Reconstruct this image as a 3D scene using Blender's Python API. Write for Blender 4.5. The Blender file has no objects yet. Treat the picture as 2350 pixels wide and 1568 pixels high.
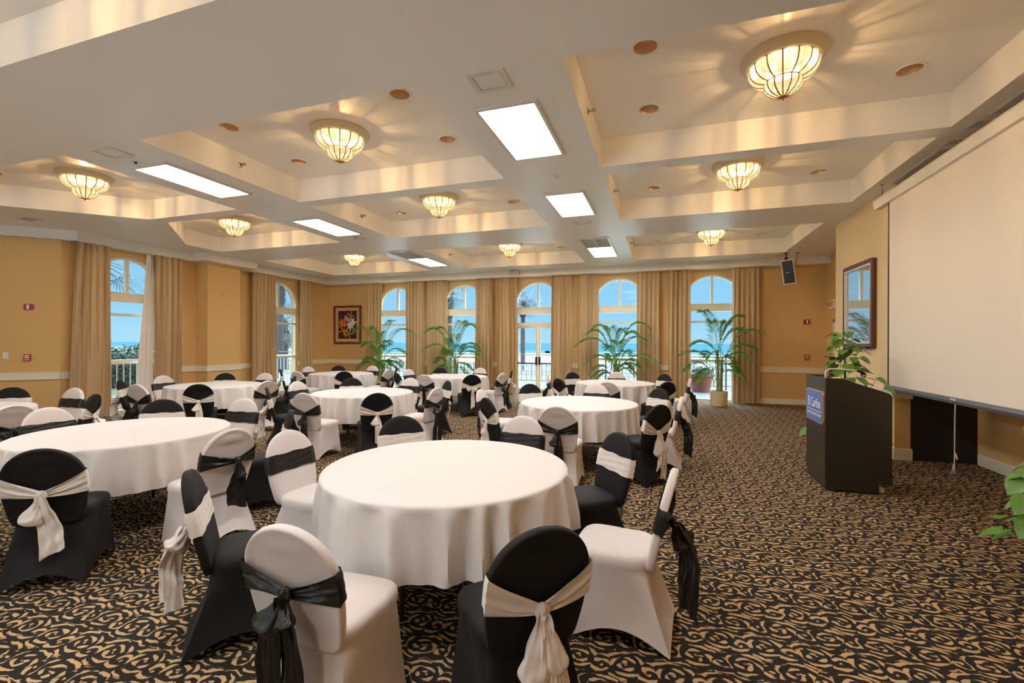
import bpy, bmesh, math, random
from mathutils import Vector, Matrix
PI = math.pi
sc = bpy.context.scene
COL = sc.collection

# ---------------------------------------------------------------- camera
FPX, U0, V0, HCAM = 1051.2, 1175.0, 787.0, 1.5385
YAW, ROLL = math.radians(18.31), math.radians(0.2)
_fw = Vector((-math.sin(YAW), math.cos(YAW), 0)); _r = Vector((math.cos(YAW), math.sin(YAW), 0)); _u = Vector((0, 0, 1))
_rt = _r * math.cos(ROLL) + _u * math.sin(ROLL); _up = _u * math.cos(ROLL) - _r * math.sin(ROLL)
camd = bpy.data.cameras.new('camera'); cam = bpy.data.objects.new('camera', camd); COL.objects.link(cam)
M = Matrix((( _rt.x, _up.x, -_fw.x, 0), (_rt.y, _up.y, -_fw.y, 0), (_rt.z, _up.z, -_fw.z, HCAM), (0, 0, 0, 1)))
cam.matrix_world = M
camd.sensor_width = 36.0; camd.lens = FPX * 36.0 / 2350.0; camd.shift_y = 3.0 / 2350.0
camd.clip_start = 0.05; camd.clip_end = 20000
sc.camera = cam

# ---------------------------------------------------------------- world, sun, exposure
sc.view_settings.view_transform = 'Standard'; sc.view_settings.look = 'None'
sc.view_settings.gamma = 1.0; sc.view_settings.use_curve_mapping = False
sc.view_settings.exposure = 2.36
W = bpy.data.worlds.new('world'); sc.world = W; W.use_nodes = True
wn, wl = W.node_tree.nodes, W.node_tree.links
tc = wn.new('ShaderNodeTexCoord'); sx = wn.new('ShaderNodeSeparateXYZ'); wl.new(tc.outputs['Generated'], sx.inputs[0])
rp = wn.new('ShaderNodeValToRGB'); wl.new(sx.outputs['Z'], rp.inputs[0])
for p, c in ((0.0, (0.130, 0.202, 0.247, 1)), (0.06, (0.097, 0.180, 0.243, 1)), (0.20, (0.074, 0.160, 0.243, 1)), (0.40, (2.4, 2.6, 2.8, 1)), (1.0, (2.4, 2.65, 3.0, 1))):
    e = rp.color_ramp.elements.new(p) if p not in (0.0, 1.0) else rp.color_ramp.elements[0 if p == 0 else -1]
    e.color = c
wl.new(rp.outputs[0], wn['Background'].inputs[0]); wn['Background'].inputs[1].default_value = 1.0
sund = bpy.data.lights.new('sun', 'SUN'); sund.energy = 1.2; sund.angle = math.radians(1.0); sund.color = (1, 0.97, 0.92)
sun = bpy.data.objects.new('sun', sund); COL.objects.link(sun)
sun.rotation_euler = Vector((-0.72, 0.10, -0.68)).to_track_quat('-Z', 'Y').to_euler()
sc.cycles.max_bounces = 12; sc.cycles.diffuse_bounces = 8; sc.cycles.glossy_bounces = 4
sc.cycles.transmission_bounces = 4; sc.cycles.transparent_max_bounces = 24; sc.cycles.sample_clamp_indirect = 6.0
PANEL_E, LAMP_W, SHADE_E = 6.0, 17.0, 0.205
WARM = (1.0, 0.72, 0.42)

# ---------------------------------------------------------------- materials
def mat(name, col, rough=0.6, metal=0.0, spec=0.5, sheen=0.0, emit=None, estr=0.0, bump=None, vary=None):
    m = bpy.data.materials.new(name); m.use_nodes = True
    n, l = m.node_tree.nodes, m.node_tree.links; b = n['Principled BSDF']
    b.inputs['Base Color'].default_value = (*col, 1); b.inputs['Roughness'].default_value = rough
    b.inputs['Metallic'].default_value = metal; b.inputs['Specular IOR Level'].default_value = spec
    if sheen: b.inputs['Sheen Weight'].default_value = sheen
    if emit: b.inputs['Emission Color'].default_value = (*emit, 1); b.inputs['Emission Strength'].default_value = estr
    t = n.new('ShaderNodeTexCoord')
    if vary:                                              # (scale, amount): small natural variation of the tone
        nz = n.new('ShaderNodeTexNoise'); nz.inputs['Scale'].default_value = vary[0]; nz.inputs['Detail'].default_value = 4
        l.new(t.outputs['Object'], nz.inputs['Vector'])
        mx = n.new('ShaderNodeMix'); mx.data_type = 'RGBA'
        mx.inputs[6].default_value = (*[c * (1 - vary[1]) for c in col], 1); mx.inputs[7].default_value = (*[min(1, c * (1 + vary[1])) for c in col], 1)
        l.new(nz.outputs['Fac'], mx.inputs[0]); l.new(mx.outputs[2], b.inputs['Base Color'])
    if bump:                                              # (scale, strength, distance)
        nz = n.new('ShaderNodeTexNoise'); nz.inputs['Scale'].default_value = bump[0]; nz.inputs['Detail'].default_value = 3
        l.new(t.outputs['Object'], nz.inputs['Vector'])
        bp_ = n.new('ShaderNodeBump'); bp_.inputs['Strength'].default_value = bump[1]; bp_.inputs['Distance'].default_value = bump[2]
        l.new(nz.outputs['Fac'], bp_.inputs['Height']); l.new(bp_.outputs[0], b.inputs['Normal'])
    return m

def mathn(nt, op, a, b=None, c=None):
    x = nt.nodes.new('ShaderNodeMath'); x.operation = op
    for i, v in enumerate((a, b, c)):
        if v is None: continue
        if isinstance(v, (int, float)): x.inputs[i].default_value = v
        else: nt.links.new(v, x.inputs[i])
    return x.outputs[0]

def carpet_mat():
    m = bpy.data.materials.new('carpet_scroll'); m.use_nodes = True
    nt = m.node_tree; n, l = nt.nodes, nt.links; b = n['Principled BSDF']
    t = n.new('ShaderNodeTexCoord')
    def vm(op, a, b_=None, c=None):
        x = n.new('ShaderNodeVectorMath'); x.operation = op
        for i, v in enumerate((a, b_, c)):
            if v is None: continue
            if isinstance(v, tuple): x.inputs[i].default_value = v
            else: l.new(v, x.inputs[i])
        return x.outputs['Value'] if op == 'LENGTH' else x.outputs[0]
    def warp(v, scale, amt):
        z = n.new('ShaderNodeTexNoise'); z.inputs['Scale'].default_value = scale; z.inputs['Detail'].default_value = 0.5; l.new(v, z.inputs['Vector'])
        return vm('ADD', v, vm('MULTIPLY', vm('SUBTRACT', z.outputs['Color'], (.5, .5, .5)), (amt, amt, 0)))
    P = warp(warp(t.outputs['Object'], 9.0, .03), 32.0, .014)
    TX, TY = .22, .36                                              # repeat of the woven pattern
    def curl(cx, cy, rot, sx, k, sg, ph, barbs):
        q = vm('MULTIPLY', vm('SUBTRACT', P, (cx, cy, 0)), (1 / TX, 1 / TY, 0))
        q = vm('MULTIPLY', vm('SUBTRACT', vm('FRACTION', vm('ADD', q, (.5, .5, 0))), (.5, .5, 0)), (TX, TY, 0))
        mp = n.new('ShaderNodeMapping'); l.new(q, mp.inputs[0]); mp.inputs['Rotation'].default_value = (0, 0, rot); mp.inputs['Scale'].default_value = (sx, 1 / sx, 1)
        s = n.new('ShaderNodeSeparateXYZ'); l.new(mp.outputs[0], s.inputs[0]); r = vm('LENGTH', mp.outputs[0])
        th = mathn(nt, 'ARCTAN2', s.outputs['Y'], s.outputs['X'])
        w = mathn(nt, 'COSINE', mathn(nt, 'ADD', mathn(nt, 'MULTIPLY_ADD', th, sg, ph), mathn(nt, 'MULTIPLY', r, -k)))
        bb = mathn(nt, 'MULTIPLY', mathn(nt, 'SINE', mathn(nt, 'MULTIPLY_ADD', th, barbs, mathn(nt, 'MULTIPLY', r, 60.0))), 0.7)
        return mathn(nt, 'ADD', w, bb), r
    def pick(a, ra, b2, rb):                                       # the curl whose centre is nearer
        g = mathn(nt, 'LESS_THAN', ra, rb)
        o = mathn(nt, 'ADD', mathn(nt, 'MULTIPLY', a, g), mathn(nt, 'MULTIPLY', b2, mathn(nt, 'SUBTRACT', 1.0, g)))
        return o, mathn(nt, 'MINIMUM', ra, rb)
    A, ra = curl(.05, .09, .5, .92, 165.0, 1.0, .4, 3.0)
    B, rb = curl(.16, .27, -.6, .88, 155.0, -1.0, 2.2, 4.0)
    F, rf = pick(A, ra, B, rb)
    C, rc = curl(.155, .07, 1.2, .95, 145.0, -1.0, 1.0, 2.0)
    D, rd = curl(.045, .255, 2.4, .95, 145.0, 1.0, 3.9, 2.0)
    F, rf = pick(F, mathn(nt, 'SUBTRACT', rf, .026), C, rc); F, rf = pick(F, rf, D, rd)
    br = n.new('ShaderNodeTexNoise'); br.inputs['Scale'].default_value = 26; br.inputs['Detail'].default_value = 1; l.new(t.outputs['Object'], br.inputs['Vector'])
    fine = n.new('ShaderNodeTexNoise'); fine.inputs['Scale'].default_value = 260; fine.inputs['Detail'].default_value = 1; l.new(t.outputs['Object'], fine.inputs['Vector'])
    f = mathn(nt, 'ADD', mathn(nt, 'ADD', F, mathn(nt, 'MULTIPLY_ADD', br.outputs['Fac'], 2.5, -1.38)), mathn(nt, 'MULTIPLY_ADD', fine.outputs['Fac'], 1.0, -0.5))
    mr = n.new('ShaderNodeMapRange'); mr.inputs['From Min'].default_value = 0.22; mr.inputs['From Max'].default_value = 0.50; l.new(f, mr.inputs['Value'])
    mx = n.new('ShaderNodeMix'); mx.data_type = 'RGBA'; l.new(mr.outputs[0], mx.inputs[0])
    mx.inputs[6].default_value = (0.021, 0.0175, 0.0155, 1); mx.inputs[7].default_value = (0.52, 0.34, 0.165, 1)
    l.new(mx.outputs[2], b.inputs['Base Color']); b.inputs['Roughness'].default_value = 0.95; b.inputs['Specular IOR Level'].default_value = 0.2
    bp_ = n.new('ShaderNodeBump'); bp_.inputs['Strength'].default_value = 0.4; bp_.inputs['Distance'].default_value = 0.004
    l.new(fine.outputs['Fac'], bp_.inputs['Height']); l.new(bp_.outputs[0], b.inputs['Normal'])
    return m

def cloth_mat():
    m = mat('tablecloth_linen', (0.70, 0.65, 0.61), 0.8, spec=0.25, sheen=0.2)
    nt = m.node_tree; n, l = nt.nodes, nt.links
    t = n.new('ShaderNodeTexCoord'); s = n.new('ShaderNodeSeparateXYZ'); l.new(t.outputs['Object'], s.inputs[0])
    def ridge(o, off, w):
        a = mathn(nt, 'ABSOLUTE', mathn(nt, 'SUBTRACT', o, off)); k = n.new('ShaderNodeMapRange'); k.interpolation_type = 'SMOOTHSTEP'
        k.inputs['From Min'].default_value = 0; k.inputs['From Max'].default_value = w; k.inputs['To Min'].default_value = 1; k.inputs['To Max'].default_value = 0
        l.new(a, k.inputs['Value']); return k.outputs[0]
    h = mathn(nt, 'ADD', ridge(s.outputs['X'], 0.02, 0.008), mathn(nt, 'ADD', ridge(s.outputs['Y'], -0.03, 0.008), mathn(nt, 'MULTIPLY', ridge(s.outputs['X'], 0.55, 0.008), 0.6)))
    mp = n.new('ShaderNodeMapping'); l.new(t.outputs['Object'], mp.inputs[0]); mp.inputs['Scale'].default_value = (2.5, 11, 4)
    nz = n.new('ShaderNodeTexNoise'); nz.inputs['Scale'].default_value = 2.2; nz.inputs['Detail'].default_value = 3; l.new(mp.outputs[0], nz.inputs['Vector'])
    hh = mathn(nt, 'ADD', h, mathn(nt, 'MULTIPLY', nz.outputs['Fac'], 1.1))
    bp_ = n.new('ShaderNodeBump'); bp_.inputs['Strength'].default_value = 0.55; bp_.inputs['Distance'].default_value = 0.004
    l.new(hh, bp_.inputs['Height']); l.new(bp_.outputs[0], n['Principled BSDF'].inputs['Normal'])
    return m

def pane_mat():
    m = bpy.data.materials.new('window_glass'); m.use_nodes = True
    nt = m.node_tree; n, l = nt.nodes, nt.links; n.remove(n['Principled BSDF'])
    tr = n.new('ShaderNodeBsdfTransparent'); tr.inputs[0].default_value = (0.80, 0.86, 0.88, 1)
    gl = n.new('ShaderNodeBsdfGlossy'); gl.inputs['Roughness'].default_value = 0.02
    fr = n.new('ShaderNodeFresnel'); fr.inputs[0].default_value = 1.12
    mx = n.new('ShaderNodeMixShader'); l.new(fr.outputs[0], mx.inputs[0]); l.new(tr.outputs[0], mx.inputs[1]); l.new(gl.outputs[0], mx.inputs[2])
    l.new(mx.outputs[0], n['Material Output'].inputs[0]); return m

def shade_mat():
    m = bpy.data.materials.new('lit_streak_glass'); m.use_nodes = True
    nt = m.node_tree; n, l = nt.nodes, nt.links; n.remove(n['Principled BSDF'])
    tr = n.new('ShaderNodeBsdfTransparent'); tr.inputs[0].default_value = (1, 0.86, 0.60, 1)
    em = n.new('ShaderNodeEmission'); t = n.new('ShaderNodeTexCoord')
    nz = n.new('ShaderNodeTexNoise'); nz.inputs['Scale'].default_value = 11; nz.inputs['Detail'].default_value = 3; l.new(t.outputs['Object'], nz.inputs['Vector'])
    cr = n.new('ShaderNodeValToRGB'); l.new(nz.outputs['Fac'], cr.inputs[0])
    cr.color_ramp.elements[0].position = 0.3; cr.color_ramp.elements[0].color = (1.0, 0.70, 0.28, 1)
    cr.color_ramp.elements[1].position = 0.62; cr.color_ramp.elements[1].color = (1.1, 0.95, 0.55, 1)
    l.new(cr.outputs[0], em.inputs[0]); em.inputs[1].default_value = SHADE_E
    ad = n.new('ShaderNodeAddShader'); mx = n.new('ShaderNodeMixShader'); mx.inputs[0].default_value = 0.72
    sp_ = n.new('ShaderNodeSeparateXYZ'); l.new(t.outputs['Object'], sp_.inputs[0])       # clearer and denser strips, put in to cast streaks on the ceiling
    th = mathn(nt, 'ARCTAN2', sp_.outputs['Y'], sp_.outputs['X'])
    cmb = n.new('ShaderNodeCombineXYZ'); l.new(mathn(nt, 'MULTIPLY', th, 13.0), cmb.inputs[0]); l.new(mathn(nt, 'MULTIPLY', sp_.outputs['Z'], 2.0), cmb.inputs[1])
    fl = n.new('ShaderNodeTexNoise'); fl.inputs['Scale'].default_value = 1.0; fl.inputs['Detail'].default_value = 2; l.new(cmb.outputs[0], fl.inputs['Vector'])
    fm = n.new('ShaderNodeMapRange'); fm.inputs['From Min'].default_value = 0.38; fm.inputs['From Max'].default_value = 0.66; l.new(fl.outputs['Fac'], fm.inputs['Value'])
    tcx = n.new('ShaderNodeMix'); tcx.data_type = 'RGBA'; tcx.inputs[6].default_value = (.40, .33, .22, 1); tcx.inputs[7].default_value = (1, .88, .64, 1)
    l.new(fm.outputs[0], tcx.inputs[0]); l.new(tcx.outputs[2], tr.inputs[0])
    gl = n.new('ShaderNodeBsdfGlossy'); gl.inputs['Roughness'].default_value = 0.15
    m2 = n.new('ShaderNodeMixShader'); m2.inputs[0].default_value = 0.06; l.new(tr.outputs[0], m2.inputs[1]); l.new(gl.outputs[0], m2.inputs[2])
    l.new(m2.outputs[0], mx.inputs[1]); l.new(em.outputs[0], mx.inputs[2])
    l.new(mx.outputs[0], n['Material Output'].inputs[0]); return m

def wood_mat(name, c1, c2, sc_=(2, 40, 2)):
    m = mat(name, c1, 0.35); nt = m.node_tree; n, l = nt.nodes, nt.links
    t = n.new('ShaderNodeTexCoord'); mp = n.new('ShaderNodeMapping'); mp.inputs['Scale'].default_value = sc_; l.new(t.outputs['Object'], mp.inputs[0])
    nz = n.new('ShaderNodeTexNoise'); nz.inputs['Scale'].default_value = 5; nz.inputs['Detail'].default_value = 5; l.new(mp.outputs[0], nz.inputs['Vector'])
    mx = n.new('ShaderNodeMix'); mx.data_type = 'RGBA'; mx.inputs[6].default_value = (*c1, 1); mx.inputs[7].default_value = (*c2, 1)
    l.new(nz.outputs['Fac'], mx.inputs[0]); l.new(mx.outputs[2], n['Principled BSDF'].inputs['Base Color']); return m

def ocean_mat():
    m = mat('sea_water', (0.05, 0.20, 0.30), 0.6, spec=0.0); nt = m.node_tree; n, l = nt.nodes, nt.links
    t = n.new('ShaderNodeTexCoord'); s = n.new('ShaderNodeSeparateXYZ'); l.new(t.outputs['Object'], s.inputs[0])
    mp = n.new('ShaderNodeMapping'); mp.inputs['Scale'].default_value = (0.006, 0.045, 1); l.new(t.outputs['Object'], mp.inputs[0])
    nz = n.new('ShaderNodeTexNoise'); nz.inputs['Scale'].default_value = 1.0; nz.inputs['Detail'].default_value = 5; l.new(mp.outputs[0], nz.inputs['Vector'])
    k = n.new('ShaderNodeMapRange'); k.inputs['From Min'].default_value = 95; k.inputs['From Max'].default_value = 420; k.inputs['To Min'].default_value = 0.22; k.inputs['To Max'].default_value = -0.2
    l.new(s.outputs['Y'], k.inputs['Value'])
    f = n.new('ShaderNodeMapRange'); f.inputs['From Min'].default_value = 0.58; f.inputs['From Max'].default_value = 0.68
    l.new(mathn(nt, 'ADD', nz.outputs['Fac'], k.outputs[0]), f.inputs['Value'])
    mx = n.new('ShaderNodeMix'); mx.data_type = 'RGBA'; mx.inputs[6].default_value = (0.022, 0.066, 0.088, 1); mx.inputs[7].default_value = (0.30, 0.32, 0.32, 1)
    l.new(f.outputs[0], mx.inputs[0]); l.new(mx.outputs[2], n['Principled BSDF'].inputs['Base Color']); return m

MT = dict(
    wall=mat('wall_paint_ochre', (0.73, 0.475, 0.20), 0.75, spec=0.3, bump=(220, 0.12, 0.002), vary=(1.5, 0.03)),
    wall_pale=mat('wall_pale_cream', (0.78, 0.62, 0.36), 0.7, spec=0.3, bump=(220, 0.12, 0.002), vary=(2.0, 0.04)),  # paler cream than the other walls, used on the breast
    ceil=mat('ceiling_orange_peel_paint', (0.85, 0.83, 0.785), 0.36, spec=0.5, bump=(75, 0.25, 0.004)),
    trim=mat('trim_cream_gloss', (0.86, 0.79, 0.63), 0.4),
    cornice=mat('cornice_white_paint', (0.78, 0.74, 0.65), 0.45),
    carpet=carpet_mat(), cloth=cloth_mat(), glass=pane_mat(), shade=shade_mat(),
    frame=mat('window_frame_cream', (0.84, 0.77, 0.60), 0.35),
    curtain=mat('curtain_tan_satin', (0.60, 0.425, 0.225), 0.5, spec=0.35, sheen=0.3, bump=(30, 0.15, 0.004)),
    liner=mat('sheer_white_liner', (0.85, 0.82, 0.75), 0.8),
    white=mat('white_spandex', (0.68, 0.61, 0.575), 0.7, spec=0.25, sheen=0.25),
    black=mat('black_spandex', (0.010, 0.0088, 0.0085), 0.65, spec=0.2, sheen=0.02),
    wsatin=mat('white_satin', (0.74, 0.675, 0.61), 0.38, spec=0.5, sheen=0.3, bump=(22, 0.5, 0.008)),
    bsatin=mat('black_satin', (0.009, 0.008, 0.0075), 0.36, spec=0.45, sheen=0.02, bump=(22, 0.5, 0.008)),
    panel=mat('fluorescent_diffuser', (0.9, 0.9, 0.85), 0.5, emit=(0.94, 0.97, 1.0), estr=PANEL_E),
    alum=mat('cream_metal_frame', (0.72, 0.68, 0.58), 0.35, metal=0.3),
    whitep=mat('white_plastic', (0.80, 0.79, 0.75), 0.4),
    copper=mat('copper_reflector', (0.85, 0.64, 0.43), 0.42, metal=0.7, bump=(90, 0.3, 0.003)),
    brass=mat('brass_came', (0.42, 0.18, 0.05), 0.5, metal=0.3),
    plaster=mat('cream_plaster_ring', (0.72, 0.60, 0.38), 0.5),
    chrome=mat('sprinkler_metal', (0.45, 0.42, 0.36), 0.3, metal=1.0),
    blackm=mat('black_metal', (0.012, 0.012, 0.012), 0.45),
    blacklam=mat('black_laminate', (0.013, 0.012, 0.011), 0.27, spec=0.9, bump=(40, 0.06, 0.002)),
    blackpaint=mat('black_wall_paint', (0.012, 0.010, 0.009), 0.6),
    screen=mat('projection_fabric', (0.88, 0.81, 0.70), 0.8, spec=0.2),
    casing=mat('screen_casing', (0.80, 0.77, 0.68), 0.4),
    steel=mat('brushed_grey_bar', (0.16, 0.17, 0.19), 0.45, metal=0.5),
    red=mat('fire_red', (0.45, 0.012, 0.015), 0.4),
    signred=mat('exit_red', (0.75, 0.05, 0.04), 0.5),
    blue=mat('sign_blue', (0.115, 0.19, 0.50), 0.35, spec=0.6),
    gold=mat('gilt', (0.75, 0.58, 0.27), 0.35, metal=0.6),
    grey=mat('dark_grille', (0.12, 0.115, 0.10), 0.5),
    slat=mat('grille_slat', (0.62, 0.60, 0.52), 0.45),
    wood=wood_mat('mahogany', (0.10, 0.022, 0.009), (0.26, 0.075, 0.025)),
    wood2=wood_mat('dark_walnut', (0.06, 0.018, 0.008), (0.16, 0.05, 0.02)),
    mattebeige=mat('linen_mat', (0.60, 0.44, 0.24), 0.8, bump=(160, 0.4, 0.003)),
    potc=mat('cream_pot', (0.70, 0.58, 0.38), 0.5),
    soil=mat('potting_soil', (0.03, 0.018, 0.01), 0.95, bump=(60, 1.0, 0.02)),
    terra=mat('terracotta', (0.12, 0.045, 0.032), 0.8),
    frond=mat('palm_leaflet', (0.17, 0.36, 0.04), 0.4, spec=0.5, vary=(7, 0.5)),
    cane=mat('palm_cane', (0.30, 0.33, 0.10), 0.5, vary=(18, 0.5)),
    leaf=mat('pothos_leaf', (0.105, 0.255, 0.028), 0.35, spec=0.5, vary=(16, 0.45)),
    vine=mat('vine_brown', (0.10, 0.07, 0.03), 0.8),
    cord=mat('ivory_cord', (0.70, 0.58, 0.42), 0.7),
    ball=mat('blue_grey_ball', (0.10, 0.15, 0.22), 0.35),
    deck=mat('deck_paving', (0.060, 0.072, 0.084), 0.7, vary=(0.8, 0.12)),
    lawn=mat('grass', (0.07, 0.08, 0.04), 0.95, vary=(3, 0.5)),
    sand=mat('sand', (0.27, 0.275, 0.27), 0.9, vary=(0.3, 0.1)),
    sea=ocean_mat(),
    rail=mat('blue_grey_railing', (0.035, 0.055, 0.075), 0.5),
    railw=mat('white_railing', (0.40, 0.43, 0.45), 0.5),
    fence=mat('white_picket', (0.21, 0.225, 0.235), 0.6),
    hedge=mat('hedge_leaf', (0.034, 0.055, 0.034), 0.6, vary=(5, 0.5)),
    trunk=mat('palm_trunk', (0.030, 0.026, 0.025), 0.95, bump=(14, 1.0, 0.05), vary=(9, 0.4)),
    palmout=mat('outdoor_palm_leaf', (0.025, 0.036, 0.027), 0.6),
    concrete=mat('sun_block_slab', (0.5, 0.48, 0.45), 0.9),
    maroon=mat('print_maroon', (0.07, 0.010, 0.014), 0.5),
    porange=mat('petal_orange', (0.80, 0.18, 0.03), 0.6), pwhite=mat('petal_white', (0.85, 0.80, 0.72), 0.6),
    ppink=mat('petal_pink', (0.62, 0.38, 0.42), 0.6), pgreen=mat('leaf_print_green', (0.40, 0.42, 0.07), 0.6),
)
def mirror_print():
    m = mat('glazed_print', (0.30, 0.33, 0.36), 0.03, spec=0.5); nt = m.node_tree; n, l = nt.nodes, nt.links
    gl = n.new('ShaderNodeBsdfGlossy'); gl.inputs['Roughness'].default_value = 0.02
    mx = n.new('ShaderNodeMixShader'); mx.inputs[0].default_value = 0.55
    l.new(n['Principled BSDF'].outputs[0], mx.inputs[1]); l.new(gl.outputs[0], mx.inputs[2]); l.new(mx.outputs[0], n['Material Output'].inputs[0]); return m
MT['mirror'] = mirror_print()

# ---------------------------------------------------------------- mesh helpers
class MB:
    def __init__(s): s.v = []; s.f = []
    def add(s, vs, fs):
        o = len(s.v); s.v += [tuple(x) for x in vs]; s.f += [tuple(i + o for i in f) for f in fs]; return s
    def box(s, x0, x1, y0, y1, z0, z1, xf=None):
        vs = [(x, y, z) for z in (z0, z1) for y in (y0, y1) for x in (x0, x1)]
        if xf: vs = [xf(*v) for v in vs]
        return s.add(vs, [(0, 2, 3, 1), (4, 5, 7, 6), (0, 1, 5, 4), (2, 6, 7, 3), (0, 4, 6, 2), (1, 3, 7, 5)])
    def grid(s, rows, close_u=False, close_v=False):
        R, C_ = len(rows), len(rows[0]); vs = [p for r in rows for p in r]; fs = []
        for i in range(R if close_v else R - 1):
            for j in range(C_ if close_u else C_ - 1):
                a, b = i * C_ + j, i * C_ + (j + 1) % C_; c, d = ((i + 1) % R) * C_ + (j + 1) % C_, ((i + 1) % R) * C_ + j
                fs.append((a, b, c, d))
        return s.add(vs, fs)
    def sheet(s, rows, off):
        R, C_ = len(rows), len(rows[0]); o = Vector(off)
        back = [[tuple(Vector(p) + o) for p in r] for r in rows]
        n = R * C_; vs = [p for r in rows for p in r] + [p for r in back for p in r]; fs = []
        for i in range(R - 1):
            for j in range(C_ - 1):
                a = i * C_ + j; q = (a, a + 1, a + C_ + 1, a + C_); fs += [q, tuple(x + n for x in reversed(q))]
        ring = [j for j in range(C_)] + [i * C_ + C_ - 1 for i in range(1, R)] + [(R - 1) * C_ + j for j in range(C_ - 2, -1, -1)] + [i * C_ for i in range(R - 2, 0, -1)]
        for k in range(len(ring)):
            a, b = ring[k], ring[(k + 1) % len(ring)]; fs.append((b, a, a + n, b + n))
        return s.add(vs, fs)
    def lathe(s, prof, n=24, c=(0, 0, 0), cap=True, fn=None):
        rows = []
        for r, z in prof:
            rows.append([(c[0] + r * (fn(2 * PI * k / n, z) if fn else 1) * math.cos(2 * PI * k / n), c[1] + r * (fn(2 * PI * k / n, z) if fn else 1) * math.sin(2 * PI * k / n), c[2] + z) for k in range(n)])
        o = len(s.v); s.grid(rows, close_u=True)
        if cap:
            s.f.append(tuple(o + k for k in reversed(range(n)))); L = o + (len(prof) - 1) * n; s.f.append(tuple(L + k for k in range(n)))
        return s
    def tube(s, path, r, n=8, cap=True):
        P = [Vector(p) for p in path]; rows = []; rad = r if isinstance(r, (list, tuple)) else [r] * len(P)
        t0 = (P[1] - P[0]).normalized(); ref = Vector((0, 0, 1)) if abs(t0.z) < 0.9 else Vector((1, 0, 0)); nrm = t0.cross(ref).normalized()
        for i, p in enumerate(P):
            t = (P[min(i + 1, len(P) - 1)] - P[max(i - 1, 0)]).normalized()
            nrm = (nrm - t * nrm.dot(t)); nrm = nrm.normalized() if nrm.length > 1e-6 else t.orthogonal().normalized(); b = t.cross(nrm)
            rows.append([tuple(p + (nrm * math.cos(2 * PI * k / n) + b * math.sin(2 * PI * k / n)) * rad[i]) for k in range(n)])
        o = len(s.v); s.grid(rows, close_u=True)
        if cap:
            s.f.append(tuple(o + k for k in reversed(range(n)))); L = o + (len(P) - 1) * n; s.f.append(tuple(L + k for k in range(n)))
        return s
    def prism(s, pts, off):
        n = len(pts); o = Vector(off); vs = [tuple(p) for p in pts] + [tuple(Vector(p) + o) for p in pts]
        return s.add(vs, [tuple(range(n)), tuple(reversed(range(n, 2 * n)))] + [((i + 1) % n, i, i + n, (i + 1) % n + n) for i in range(n)])
    def mesh(s, name, m, smooth=False, bevel=0.0):
        me = bpy.data.meshes.new(name); me.from_pydata(s.v, [], s.f); me.update()
        bm = bmesh.new(); bm.from_mesh(me)
        if bevel:
            bmesh.ops.remove_doubles(bm, verts=bm.verts, dist=1e-5)
            es = [e for e in bm.edges if len(e.link_faces) == 2 and e.calc_face_angle(0) > 0.6]
            bmesh.ops.bevel(bm, geom=es, offset=bevel, segments=2, affect='EDGES', profile=0.6, clamp_overlap=True)
        bmesh.ops.recalc_face_normals(bm, faces=bm.faces); bm.to_mesh(me); bm.free()
        if m is not None: me.materials.append(m)
        if smooth:
            me.polygons.foreach_set('use_smooth', [True] * len(me.polygons)); me.set_sharp_from_angle(angle=math.radians(smooth if smooth is not True else 40))
        return me
    def build(s, name, m, parent=None, smooth=False, bevel=0.0):
        return put(name, s.mesh(name, m, smooth, bevel), parent)

def put(name, me, parent=None, loc=None, rz=None):
    o = bpy.data.objects.new(name, me); COL.objects.link(o)
    if parent: o.parent = parent
    if loc: o.location = loc
    if rz is not None: o.rotation_euler = (0, 0, rz)
    return o
def tag(o, label=None, cat=None, group=None, kind=None):
    if label: o['label'] = label
    if cat: o['category'] = cat
    if group: o['group'] = group
    if kind: o['kind'] = kind
    return o
def thing(name, label, cat, loc=(0, 0, 0), rz=0.0, group=None):
    return tag(put(name, None, None, loc, rz), label, cat, group)
def struct(name, mb, m, smooth=False, parent=None, label=None, bevel=0):
    o = mb.build(name, m, parent, smooth, bevel)
    if parent is None: tag(o, label, 'room', None, 'structure')
    return o
def dup(o, parent=None):
    c = o.copy(); COL.objects.link(c); c.parent = parent
    for ch in list(o.children): dup(ch, c)
    return c
def text_mesh(name, body, size, m, parent, loc, rot, extrude=0.001, offset=0.0, sx=1.0, align='CENTER', space=1.0):
    cu = bpy.data.curves.new(name, 'FONT'); cu.body = body; cu.size = size; cu.extrude = extrude; cu.offset = offset
    cu.align_x = align; cu.align_y = 'CENTER'; cu.space_character = space
    t = bpy.data.objects.new(name + '_src', cu); COL.objects.link(t)
    dg = bpy.context.evaluated_depsgraph_get(); me = bpy.data.meshes.new_from_object(t.evaluated_get(dg))
    bpy.data.objects.remove(t); me.name = name; me.materials.clear(); me.materials.append(m)
    o = put(name, me, parent, loc); o.rotation_euler = rot; o.scale = (sx, 1, 1); return o
def pix(u, v): return _fw + _rt * ((u - U0) / FPX) + _up * ((V0 - v) / FPX)

# ================================================================ ROOM SHELL
XL, XR, YB, YF = -11.1, 3.82, 13.2, -5.0            # left wall, right wall, far wall, rear wall
ZB, ZC, ZT = 3.68, 4.02, 4.30                       # beam soffit, coffer top, slab top
struct('floor', MB().add([(-13.2, YF, 0), (XR, YF, 0), (XR, YB + .02, 0), (-13.2, YB + .02, 0), (-13.2, YF, -.1), (XR, YF, -.1), (XR, YB + .02, -.1), (-13.2, YB + .02, -.1)],
       [(0, 1, 2, 3), (7, 6, 5, 4), (0, 4, 5, 1), (1, 5, 6, 2), (2, 6, 7, 3), (3, 7, 4, 0)]), MT['carpet'], label='black carpet with a tan scroll pattern')

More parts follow.
